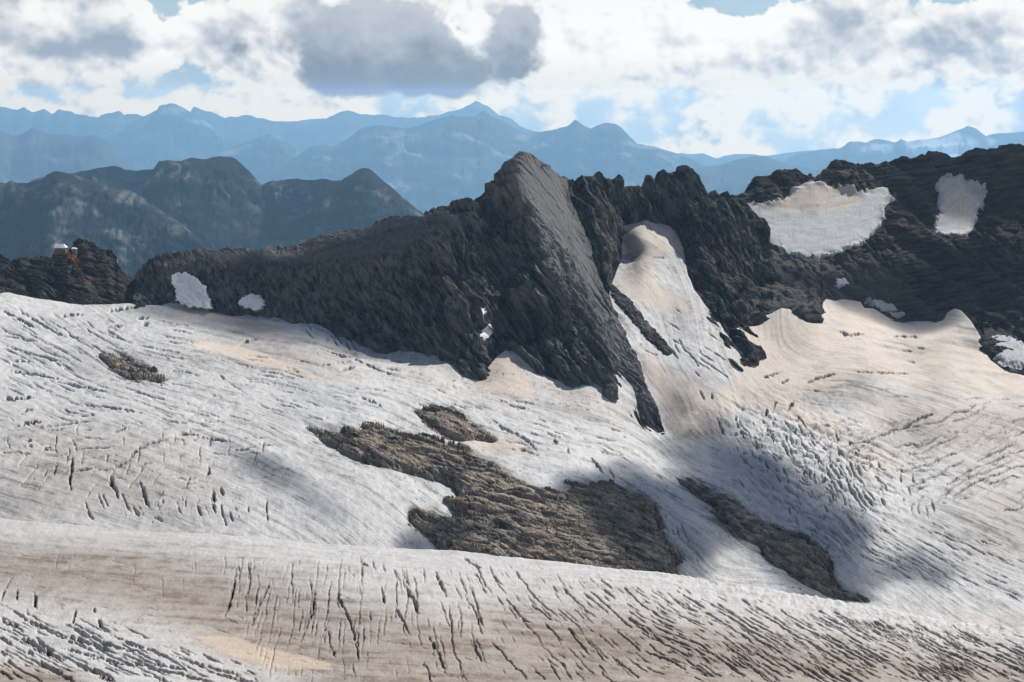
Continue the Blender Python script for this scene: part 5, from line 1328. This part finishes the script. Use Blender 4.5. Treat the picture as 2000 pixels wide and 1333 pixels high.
def shadow_cloud(px0, py0, px1, py1, width, thick, label, up=1250.0, seed=1, d0=None, d1=None):
    a = unproj(np.array(float(px0)), np.array(float(py0)), d0 or dg(px0, py0)); b = unproj(np.array(float(px1)), np.array(float(py1)), d1 or dg(px1, py1))
    c = (a + b) / 2; L = np.linalg.norm(b - a) / 2
    ex = (b - a) / (2 * L); ez = TOSUN; ey = np.cross(ez, ex); ey /= np.linalg.norm(ey); ex2 = np.cross(ey, ez)
    nu, nv = 64, 32
    u, v = np.meshgrid(np.linspace(0, 2 * np.pi, nu), np.linspace(0, np.pi, nv))
    q = np.stack([np.sin(v) * np.cos(u), np.sin(v) * np.sin(u), np.cos(v)], -1)
    rr = 1 + 0.75 * fbm(q[..., 0] * 1.5 + seed, q[..., 1] * 1.5 + q[..., 2], 4, seed)
    rr[:, -1] = rr[:, 0]; rr[0] = rr[0].mean(); rr[-1] = rr[-1].mean()
    q = q * rr[..., None]
    P = q[..., :1] * ex2 * L * 1.15 + q[..., 1:2] * ey * width + q[..., 2:] * ez * thick
    o = link('cloud', grid_mesh('cloud', P, M_cloud), loc=tuple(c + TOSUN * up), kind='stuff', label=label)
    return o


shadow_cloud(1180, 920, 1330, 1110, 42, 60, 'small cloud over the middle of the glacier', seed=3)
shadow_cloud(1370, 870, 1640, 1140, 34, 60, 'small cloud over the right side of the glacier', seed=4)
shadow_cloud(455, 880, 640, 1000, 9, 26, 'wisp of cloud over the left ice', seed=5)
shadow_cloud(1720, 1095, 1860, 1135, 16, 26, 'wisp of cloud over the lower right ice', seed=6)
shadow_cloud(790, 1050, 890, 1085, 22, 40, 'wisp of cloud over the lower middle ice', seed=7)

shadow_cloud(390, 560, 810, 590, 32, 50, 'cloud over the rounded shoulder of the central peak', seed=8, d0=1372, d1=1238)
shadow_cloud(1640, 560, 2040, 530, 34, 55, 'cloud over the lower cliffs of the right ridge', seed=9, d0=1425, d1=1450)
shadow_cloud(1760, 340, 2060, 340, 26, 45, 'cloud over the crest of the right ridge', seed=10, d0=1605, d1=1585)

# ------------------------------------------------------------------ haze
m = bpy.data.materials.new('mountain_air')
m.use_nodes = True
m.node_tree.nodes.clear()
o_ = m.node_tree.nodes.new('ShaderNodeOutputMaterial')
v_ = m.node_tree.nodes.new('ShaderNodeVolumePrincipled')
v_.inputs['Color'].default_value = (0.40, 0.70, 1.0, 1)
v_.inputs['Density'].default_value = 2.6e-5
v_.inputs['Anisotropy'].default_value = 0.3
m.node_tree.links.new(v_.outputs[0], o_.inputs['Volume'])
hb = [(-66000, -3500, -8500), (66000, -3500, -8500), (66000, 72000, -8500), (-66000, 72000, -8500), (-66000, -3500, 450), (66000, -3500, 450), (66000, 72000, 450), (-66000, 72000, 450)]
link('haze', poly_mesh('haze', hb, [(3, 2, 1, 0), (4, 5, 6, 7), (0, 1, 5, 4), (1, 2, 6, 5), (2, 3, 7, 6), (3, 0, 4, 7)], m), kind='stuff', label='blue mountain haze')
